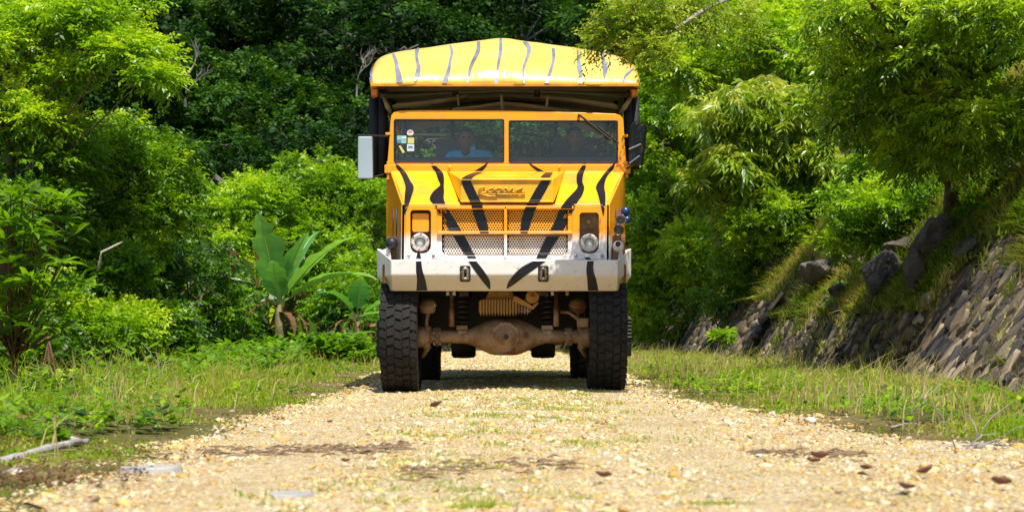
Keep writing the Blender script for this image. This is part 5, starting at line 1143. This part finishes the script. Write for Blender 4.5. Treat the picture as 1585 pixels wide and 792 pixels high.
for k in range(5):
    y = 20.4 + k * .95; bm = bmesh.new(); box(bm, -1.1, .94, y, y + .06, 1.9, 2.33); s = P('bench', bm, M.red, bevel=.02); bm = bmesh.new(); box(bm, -1.1, .94, y - .42, y - .01, 1.75, 1.83); sub('cushion', bm, M.red, s, bevel=.02)
bm = bmesh.new(); tube(bm, [(-1.25, 25.3, 2.3), (1.1, 25.3, 2.3)], .03, 8); P('tail_rail', bm, M.olive, True, 0)
# ---------------- chassis, axle, springs
for x in (-.47, .31):
    bm = bmesh.new(); box(bm, x - .045, x + .045, 17.6, 25.2, .95, 1.13); P('chassis_rail', bm, M.dark)
bm = bmesh.new(); pprism(bm, [(655, 445), (908, 445), (905, 508), (880, 528), (850, 536), (715, 536), (690, 528), (660, 508)], 18.7, 2.4); P('engine', bm, M.dark, bevel=.03)
bm = bmesh.new(); box(bm, -1.2, 1.04, 17.95, 25.2, 1.14, 1.2); P('under_floor', bm, M.dark, bevel=0)
for x0, x1 in ((-1.22, -.62), (.46, 1.06)):
    bm = bmesh.new(); hexa(bm, [(x0, 18.6, .78), (x1, 18.6, .78), (x1, 18.6, 1.14), (x0, 18.6, 1.14)], [(x0, 18.64, .78), (x1, 18.64, .78), (x1, 18.64, 1.14), (x0, 18.64, 1.14)]); P('wheel_arch', bm, M.dark, bevel=0)
AY, AZ = 17.97, q(0, 521, 17.97).z
ax0, ax1, axc = q(664, 0, AY).x, q(907, 0, AY).x, q(782, 0, AY).x
bm = bmesh.new(); pf = []
for k in range(49):
    x = ax0 + (ax1 - ax0) * k / 48; d = abs(x - axc); r_ = .066 + .118 * (1 - smooth(.08, .42, d)) 
    pf.append((x - ax0, r_))
lathe(bm, (ax0, AY, AZ), (1, 0, 0), pf, 28); P('axle_housing', bm, M.rust, True, 0)
bm = bmesh.new(); lathe(bm, (axc, AY - .12, AZ), (0, -1, 0), [(0, .15), (.05, .148), (.062, .135), (.055, .125), (.065, .11), (.085, .07), (.10, .045), (.10, .03)], 32); dc = P('differential_cover', bm, M.rust, True, 0)
for k in range(10):
    a = k * math.pi / 5; bm = bmesh.new(); lathe(bm, (axc + .137 * math.cos(a), AY - .175, AZ + .137 * math.sin(a)), (0, -1, 0), [(0, .011), (.014, .011)], 6); sub('bolt', bm, M.rust, dc)
bm = bmesh.new(); lathe(bm, (axc + .01, AY - .21, AZ), (0, -1, 0), [(0, .028), (.02, .028), (.022, .012)], 6); sub('drain_plug', bm, M.dark, dc)
for px in (677, 880):
    bm = bmesh.new(); lathe(bm, q(px - 4, 521, AY), (1, 0, 0), [(0, .092), (.05, .092)], 22); fl = P('axle_flange', bm, M.rust, True, .004)
    for k in range(8):
        a = k * math.pi / 4 + .2; bm = bmesh.new(); lathe(bm, q(px - 5, 521, AY) + Vector((0, .076 * math.cos(a), .076 * math.sin(a))), (1, 0, 0), [(-.008, .011), (.065, .011)], 6); sub('bolt', bm, M.steel, fl)
for s, px in ((-1, 662), (1, 899)):
    bm = bmesh.new(); lathe(bm, q(px, 521, AY), (1, 0, 0), [(-.1, .11), (-.04, .10), (0, .07), (.05, .06)] if s < 0 else [(-.05, .06), (0, .07), (.04, .10), (.1, .11)], 18)
    tube(bm, [q(px, 505, AY), q(px + s * 2, 540, AY)], .04, 10); tube(bm, [q(px - s * 2, 535, AY + .05), q(px + s * 8, 552, AY + .1)], [.03, .02], 8); P('steering_knuckle', bm, M.rust, True, 0)
    cx = 662 if s < 0 else 894
    bm = bmesh.new(); lathe(bm, q(cx, 473, AY - .02), (0, -.3, 1), [(-.07, .03), (-.06, .075), (0, .085), (.01, .095), (.02, .085), (.05, .07), (.07, .03)], 18); P('air_chamber', bm, M.rust, True, 0)
    bm = bmesh.new(); tube(bm, [q(cx - s * 1, 483, AY - .05), q(cx + s * 1, 495, AY - .06), q(cx + s * 3, 510, AY)], [.022, .018, .03], 8); P('brake_rod', bm, M.rust, True, 0)
bm = bmesh.new(); tube(bm, [q(868, 482, 17.9), q(880, 483, 17.88), q(893, 492, 17.88), q(900, 500, 17.9)], [.022, .018, .02, .024], 8); P('steering_arm', bm, M.steel if False else M.rust, True, 0)
bm = bmesh.new(); pbox(bm, 893, 911, 492, 506, 17.87, .05); P('knuckle_bracket', bm, M.rust, bevel=.006)
for px in (715, 847):
    c = q(px, 0, 18.05); z0, z1 = q(0, 505, 18.05).z, q(0, 448, 18.05).z; n = 7 * 14; bm = bmesh.new()
    tube(bm, [Vector((c.x + .062 * math.cos(k * 2 * math.pi / 14), 18.05 + .062 * math.sin(k * 2 * math.pi / 14), z0 + (z1 - z0) * k / n)) for k in range(n + 1)], .012, 6); P('coil_spring', bm, M.dark, True, 0)
    bm = bmesh.new(); pbox(bm, px - 9, px + 9, 503, 511, 17.93, .2); pbox(bm, px - 7, px + 7, 511, 518, 17.91, .2); P('spring_seat', bm, M.rust, bevel=.008)
for px in (699, 861):
    bm = bmesh.new(); tube(bm, [q(px, 450, 17.95), q(px, 476, 17.95), q(px, 477, 17.95), q(px, 505, 17.95)], [.022, .022, .03, .03], 10); P('shock_absorber', bm, M.rust, True, 0)
for px in (693, 703, 714, 722, 836, 846, 855, 878):
    bm = bmesh.new(); pbox(bm, px - 2.5, px + 2.5, 448, 457, 17.62, .03); P('bracket', bm, M.steel if px % 2 else M.ochre, bevel=.003)
bm = bmesh.new(); pprism(bm, [(757, 450), (792, 450), (799, 462), (800, 467), (750, 467), (752, 460)], 17.78, .25); fb = P('oil_pan', bm, M.ochre, bevel=.012)
for k in range(17):
    px = 744 + k * 4.55; dk = k > 12; bm = bmesh.new(); y1 = 484 if not dk else 482
    pprism(bm, [(px - 1.6, 463 + (3 if k == 0 else 0)), (px + 1.6, 463), (px + 1.6, y1), (px, y1 + 5.5), (px - 1.6, y1)], 17.74, .28); P('cooling_fin', bm, M.rust if dk else M.ochre, bevel=.003)
bm = bmesh.new(); pbox(bm, 741, 822, 465, 483, 17.79, .2); P('fin_core', bm, M.rust, bevel=.004)
bm = bmesh.new(); lathe(bm, q(824, 459, 17.72), (0, -1, 0), [(-.08, .06), (.02, .066), (.03, .062), (.026, .05), (.03, .02), (.04, .012)], 24); P('pulley', bm, M.ochre, True, 0)
bm = bmesh.new(); pprism(bm, [(794, 459), (799, 458), (824, 473), (832, 467), (834, 469), (825, 479), (795, 466)], 17.70, .04); P('lever', bm, M.ochre, bevel=.004)
# ---------------- wheels
def tyre_bm(Rr, W):
    bm = bmesh.new(); h = W / 2
    lathe(bm, (0, 0, 0), (1, 0, 0), [(-h * .75, Rr * .52), (-h * .98, Rr * .62), (-h, Rr * .78), (-h * .96, Rr * .92), (-h * .84, Rr * .962), (-h * .4, Rr * .972), (0, Rr * .975), (h * .4, Rr * .972), (h * .84, Rr * .962), (h * .96, Rr * .92), (h, Rr * .78), (h * .98, Rr * .62), (h * .75, Rr * .52)], 56)
    n = 40
    for k in range(n):
        for j, (x0, x1) in enumerate(((-h * 1.0, -h * .66), (-h * .60, -h * .24), (-h * .19, h * .17), (h * .23, h * .6), (h * .65, h * 1.0))):
            x0 += rnd.uniform(-.004, .004); x1 += rnd.uniform(-.004, .004)
            a0 = 2 * math.pi * (k + (.0, .42, .1, .6, .15)[j] + rnd.uniform(-.07, .07)) / n; a1 = a0 + 2 * math.pi / n * rnd.uniform(.62, .84); tw = rnd.uniform(.05, .3) * 2 * math.pi / n * (-1) ** j
            r1 = Rr * rnd.uniform(.992, 1.004); L0 = []; L1 = []
            for (x, a) in ((x0, a0), (x1, a0 + tw), (x1, a1 + tw), (x0, a1)):
                e = (1 - .045 * smooth(.8, 1.0, abs(x) / h)); L0.append((x, math.cos(a) * Rr * .972 * e, math.sin(a) * Rr * .972 * e)); L1.append((x * .985, math.cos(a) * r1 * e, math.sin(a) * r1 * e))
            hexa(bm, L0, L1)
    return bm
bm = tyre_bm(.605, .365); bmesh.ops.recalc_face_normals(bm, faces=bm.faces); tyme = bpy.data.meshes.new('tyre'); bm.to_mesh(tyme); bm.free(); tyme.materials.append(M.tyre)
bm = bmesh.new(); lathe(bm, (0, 0, 0), (1, 0, 0), [(-.14, .33), (-.12, .30), (.02, .28), (.04, .14), (.10, .12), (.12, .05)], 28); hbm = bpy.data.meshes.new('rim'); bmesh.ops.recalc_face_normals(bm, faces=bm.faces); bm.to_mesh(hbm); bm.free(); hbm.materials.append(M.rust)
def wheel(px, Y, zc_, flip, rot):
    w = bpy.data.objects.new('wheel', hbm); C.objects.link(w); w.parent = T; w.location = Vector(((px - 792.5) / F * Y, Y, zc_)) - T.location; w.rotation_euler = (rot, 0, math.pi if flip else 0)
    t = bpy.data.objects.new('tyre', tyme); C.objects.link(t); t.parent = w
def zwheel(px, Y): x = (px - 792.5) / F * Y; return zr(x, Y) + .59
wheel(621.5, 17.97, .583, True, .2); wheel(938, 17.97, .60, False, 1.1)
wheel(792.5 + (-.08 - .98) / 22.0 * F, 22.0, .57, True, .6); wheel(792.5 + (-.08 + .98) / 22.0 * F, 22.0, .57, False, .9)
bm = bmesh.new(); lathe(bm, (-1.0, 22.0, .56), (1, 0, 0), [(0, .07), (.65, .08), (.8, .17), (1.05, .17), (1.2, .08), (1.85, .07)], 20); P('rear_axle', bm, M.dark, True, 0)
for px in (718, 841):
    bm = bmesh.new(); lathe(bm, q(px - 19, 536, 20.2), (1, 0, 0), [(0, .10), (.02, .125), (.13, .13), (.25, .125), (.27, .10)], 13); P('air_tank', bm, M.dark, True, 0)
# side boxes behind the front wheels
a_, b_ = q(583, 553, 19.6), q(602, 496, 19.6); bm = bmesh.new(); box(bm, a_.x, b_.x + .2, 19.6, 20.5, a_.z, b_.z); P('tool_box', bm, M.black, bevel=.015)
a_, b_ = q(960, 551, 19.6), q(977.5, 489, 19.6); bm = bmesh.new(); box(bm, a_.x - .15, b_.x, 19.6, 20.5, a_.z, b_.z); tk = P('fuel_tank', bm, M.black, bevel=.015)
for k in range(6):
    bm = bmesh.new(); y = 492 + k * 5.6; pbox(bm, 967, 977.8, y, y + 1.7, 19.575, .02); sub('tank_rib', bm, M.steel, tk)
# ---------------- black stripes laid on the panels by projecting along the truck's length
bv = bmesh.new(); bpy.context.view_layer.update()
dg = bpy.context.evaluated_depsgraph_get()
for o in RAY:
    me = o.evaluated_get(dg).to_mesh(); me2 = me.copy(); me2.transform(o.matrix_world); bv.from_mesh(me2); o.evaluated_get(dg).to_mesh_clear(); bpy.data.meshes.remove(me2)
for pxs in ((686, 779), (786, 877)): poly(bv, [q(pxs[0], 321, FY + .024), q(pxs[1], 321, FY + .024), q(pxs[1], 395, FY + .024), q(pxs[0], 395, FY + .024)])
BVH = BVHTree.FromBMesh(bv); cam_p = Vector((0, 0, H))
def stripe(cl, mat, parent, n=46, off=.004, nm='stripe'):
    """cl: centre line (px, py, width px) -> strips of faces on whatever panel lies there"""
    pts = []
    for i in range(n + 1):
        k = i / n * (len(cl) - 1); j = min(int(k), len(cl) - 2); t = k - j
        p0, p1, p2, p3 = cl[max(0, j-1)], cl[j], cl[j+1], cl[min(len(cl)-1, j+2)]
        pts.append(tuple(.5 * (2*b_ + (c - a) * t + (2*a - 5*b_ + 4*c - d) * t*t + (3*b_ - a - 3*c + d) * t**3) for a, b_, c, d in zip(p0, p1, p2, p3)))
    bm = bmesh.new(); grid = []
    for i, (x, y, w) in enumerate(pts):
        w = max(w * (.78 if nm == 'canopy_stripe' else 1), .4); row = []
        for s in (-.5, -.25, 0, .25, .5):
            d = (q(x + w * s, y, 17.5) - cam_p).normalized(); h = BVH.ray_cast(cam_p, d, 40)
            if h[0] is None: row.append(None); continue
            nn_ = h[1] if h[1].dot(d) < 0 else -h[1]; row.append((bm.verts.new(h[0] + nn_ * off), h[0]))
        grid.append(row)
    for a, b_ in zip(grid, grid[1:]):
        for k in range(4):
            f = [a[k], a[k+1], b_[k+1], b_[k]]
            if any(z is None for z in f): continue
            ys = [z[1].y for z in f]
            if max(ys) - min(ys) > .055 and nm == 'stripe' and max(z[1].z for z in f) - min(z[1].z for z in f) < .03: continue
            try: bm.faces.new([z[0] for z in f])
            except ValueError: pass
    bmesh.ops.delete(bm, geom=[v for v in bm.verts if not v.link_faces], context='VERTS')
    seen = set(); bm.verts.ensure_lookup_table()
    for v0 in list(bm.verts):                    # every separate patch of paint is a part of its own
        if v0 in seen: continue
        st, isl = [v0], set()
        while st:
            v = st.pop()
            if v in isl: continue
            isl.add(v)
            for f in v.link_faces: st += [w for w in f.verts if w not in isl]
        seen |= isl; fs = {f for v in isl for f in v.link_faces}
        if sum(f.calc_area() for f in fs) < .0007: continue
        b2 = bmesh.new(); mp = {v: b2.verts.new(v.co) for v in isl}
        for f in fs: b2.faces.new([mp[v] for v in f.verts])
        obj(nm, b2, mat, parent)
    bm.free()
K = M.black_paint
for cl in (
    [(612, 252, 1), (617, 259, 7), (624, 268, 9), (630, 280, 10), (634, 290, 13), (632, 303, 11), (629, 318, 7), (626, 331, 2)],
    [(664, 249, 1), (673, 259, 8), (680, 268, 11), (683, 280, 9), (684, 287, 6), (679, 297, 17), (676, 308, 22), (681, 318, 19), (690, 333, 17), (701, 350, 18), (713, 370, 17), (722, 386, 15), (733, 403, 12)],
    [(731, 404, 12), (742, 419, 14), (752, 434, 12), (758, 447, 2)],
    [(755, 252, 1), (749, 258, 7), (740, 265, 12)], [(741, 267, 13), (729, 272, 14), (722, 277, 16)],
    [(721, 279, 14), (725, 289, 16), (731, 302, 16), (737, 315, 17), (742, 333, 17), (747, 348, 16), (750, 361, 13)],
    [(818, 252, 1), (826, 258, 6), (838, 266, 10)], [(850, 267, 12), (844, 275, 15)], [(845, 279, 14), (838, 292, 17), (829, 308, 17), (820, 325, 17), (814, 345, 15), (811, 361, 11)],
    [(907, 250, 1), (903, 259, 7), (898, 270, 10), (897, 282, 9), (899, 291, 11), (892, 303, 18), (884, 313, 20), (876, 327, 22), (868, 345, 20), (857, 364, 19), (845, 385, 17), (836, 403, 15)],
    [(835, 404, 20), (820, 413, 24), (805, 425, 20), (793, 437, 13), (785, 446, 2)],
    [(952, 252, 1), (945, 262, 8), (935, 275, 8), (929, 289, 13), (931, 300, 12), (933, 315, 8), (934, 334, 1)],
    [(648, 391, 4), (648, 400, 8)], [(648, 404, 8), (649, 418, 10), (652, 433, 13), (653, 449, 17)],
    [(908, 398, 8), (912, 402, 8)], [(914, 404, 10), (913, 418, 11), (916, 433, 14), (918, 449, 16)]):
    stripe(cl, K, T)
VS = M.stripe_canvas
for cl in (
    [(583, 92, 1), (577, 104, 4), (575, 116, 6), (576, 128, 4)],
    [(609, 84, 4), (613, 95, 6), (615, 106, 8), (617, 116, 11), (619, 129, 13)], [(646, 76, 9), (645, 90, 5), (648, 105, 8), (646, 117, 10), (643, 127, 3)],
    [(697, 71, 3), (700, 82, 6), (697, 95, 5), (695, 108, 7), (691, 120, 9), (688, 130, 10)], [(741, 66, 6), (740, 80, 8), (733, 95, 7), (728, 108, 6), (724, 130, 3)],
    [(775, 61, 5), (775, 78, 7), (773, 92, 6), (770, 110, 5), (768, 130, 8)], [(812, 66, 8), (819, 76, 8), (815, 92, 6), (810, 108, 5), (811, 130, 3)],
    [(856, 76, 6), (857, 90, 6), (853, 108, 6), (846, 130, 9)], [(894, 79, 4), (895, 92, 5), (897, 106, 9), (899, 116, 7), (898, 130, 6)], [(934, 83, 2), (934, 95, 7), (937, 107, 10), (936, 116, 6), (936, 122, 1)],
    [(980, 107, 4), (972, 114, 6), (967, 121, 5), (966, 131, 3)]):
    stripe(cl, VS, T, n=24, off=.012, nm='canopy_stripe')
# ---------------- people in the cab
def person(label, px, py, Y, shirt, dark=False, lean=0.0, s=1.0):
    hc = q(px, py, Y); root = empty('person', (hc.x, hc.y, hc.z - .75), label, 'person'); g0 = hc
    bm = bmesh.new(); lay = bm.verts.layers.skin.verify()
    J = dict(pel=(0, .14, -.66), wst=(0, .13, -.47), chest=(0, .10, -.22), neck=(0, .04, -.12), head=(0, .0, -.05), lsh=(-.20, .08, -.15), rsh=(.20, .08, -.15), lel=(-.28, -.04, -.42), rel=(.28, -.04, -.42), lha=(-.17, -.22, -.36), rha=(.17, -.22, -.36), lkn=(-.13, -.30, -.66), rkn=(.13, -.30, -.66), lan=(-.13, -.34, -1.04), ran=(.13, -.34, -1.04))
    rad = dict(pel=(.16, .12), wst=(.145, .10), chest=(.165, .11), neck=(.05, .05), head=(.05, .05), lsh=(.07, .07), rsh=(.07, .07), lel=(.045, .045), rel=(.045, .045), lha=(.028, .028), rha=(.028, .028), lkn=(.07, .07), rkn=(.07, .07), lan=(.045, .045), ran=(.045, .045))
    E = [('pel', 'wst'), ('wst', 'chest'), ('chest', 'neck'), ('neck', 'head'), ('chest', 'lsh'), ('chest', 'rsh'), ('lsh', 'lel'), ('rsh', 'rel'), ('lel', 'lha'), ('rel', 'rha'), ('pel', 'lkn'), ('pel', 'rkn'), ('lkn', 'lan'), ('rkn', 'ran')]
    vs_ = {}
    for k, p in J.items():
        v = bm.verts.new(g0 + Vector(p) * s + Vector((lean * (p[2] + .7), 0, 0))); v[lay].radius = tuple(r * s for r in rad[k]); v[lay].use_root = (k == 'pel'); vs_[k] = v
    for a, b_ in E: bm.edges.new((vs_[a], vs_[b_]))
    me = bpy.data.meshes.new('body'); bm.to_mesh(me); bm.free(); o = link_mesh('body', me, shirt, root)
    o.modifiers.new('skin', 'SKIN').use_smooth_shade = True; o.modifiers.new('sub', 'SUBSURF').levels = 1; o.modifiers['sub'].render_levels = 2
    bm = bmesh.new(); bmesh.ops.create_uvsphere(bm, u_segments=28, v_segments=20, radius=1)
    for v in bm.verts:
        x, y, z = v.co; k = 1.0
        if z < -.2: k *= 1 - .3 * (-z - .2)                     # jaw
        ny = y
        if y < 0:
            ny = y * .95 - .17 * math.exp(-((x / .16) ** 2 + ((z + .12) / .2) ** 2)) + .10 * (math.exp(-(((x - .36) / .17) ** 2 + ((z - .08) / .11) ** 2)) + math.exp(-(((x + .36) / .17) ** 2 + ((z - .08) / .11) ** 2))) - .05 * math.exp(-((x / .3) ** 2 + ((z + .5) / .12) ** 2))
        v.co = g0 + Vector((x * k * .078, ny * .098, z * .118)) * s
    for sx in (-1, 1):
        lathe(bm, g0 + Vector((sx * .074, .01, -.005)) * s, (sx, .2, 0), [(0, .012), (.006, .028), (.014, .026), (.018, .01)], 10)
    hd = obj('head', bm, M.skin, root, sm=True)
    bm = bmesh.new()
    for sx in (-1, 1): tube(bm, [g0 + Vector((sx * .08, .12, -.66)) * s, g0 + Vector((sx * .13, -.30, -.65)) * s, g0 + Vector((sx * .13, -.33, -.72)) * s, g0 + Vector((sx * .13, -.34, -1.06)) * s], [.105, .085, .08, .06], 12)
    obj('trousers', bm, M.jeans, root, sm=True)
    bm = bmesh.new(); tube(bm, [g0 + Vector((0, .045, -.16)) * s, g0 + Vector((0, .01, -.04)) * s], [.066, .058], 14); obj('neck', bm, M.skin, hd, sm=True)
    bm = bmesh.new(); bmesh.ops.create_uvsphere(bm, u_segments=24, v_segments=16, radius=1)
    bmesh.ops.delete(bm, geom=[v for v in bm.verts if v.co.z < .42 - 1.0 * max(0, v.co.y + .45)], context='VERTS')
    for v in bm.verts: x, y, z = v.co; v.co = g0 + Vector((x * .086, y * .106 + .004, z * .127)) * s
    obj('hair', bm, M.hair, hd, sm=True)
    for sx in (-1, 1):
        bm = bmesh.new(); lathe(bm, g0 + Vector((sx * .029, -.083, .012)) * s, (0, -1, 0), [(0, .012), (.004, .011), (.006, .004)], 10); sub('eye', bm, M.hair, hd, True)
        # hand with five fingers
        hp = g0 + Vector(J['lha' if sx < 0 else 'rha']) * s + Vector((lean * (J['lha'][2] + .7), 0, 0)); bm = bmesh.new()
        tube(bm, [hp + Vector((0, .04, 0)), hp, hp + Vector((0, -.06, .01)), hp + Vector((0, -.09, .01))], [.024, .034, .036, .026], 8)
        for k in range(4):
            ox = (k - 1.5) * .017; b0 = hp + Vector((ox, -.085, .012)); tube(bm, [b0, b0 + Vector((0, -.03, .008)), b0 + Vector((0, -.045, -.018)), b0 + Vector((0, -.03 + .004 * k, -.036))], [.009, .0085, .008, .006], 6)
        b0 = hp + Vector((-sx * .03, -.03, 0)); tube(bm, [b0, b0 + Vector((-sx * .025, -.025, .01)), b0 + Vector((-sx * .028, -.05, .0))], [.012, .010, .007], 6)
        obj('hand', bm, M.skin, root, sm=True)
    return root
person('passenger in a blue polo shirt leaning forward behind the left windscreen pane', 722, 216, 18.68, M.shirt, lean=.06)
person('driver in dark clothes sitting at the steering wheel behind the right windscreen pane', 889, 214, 18.74, M.navy, lean=-.02)
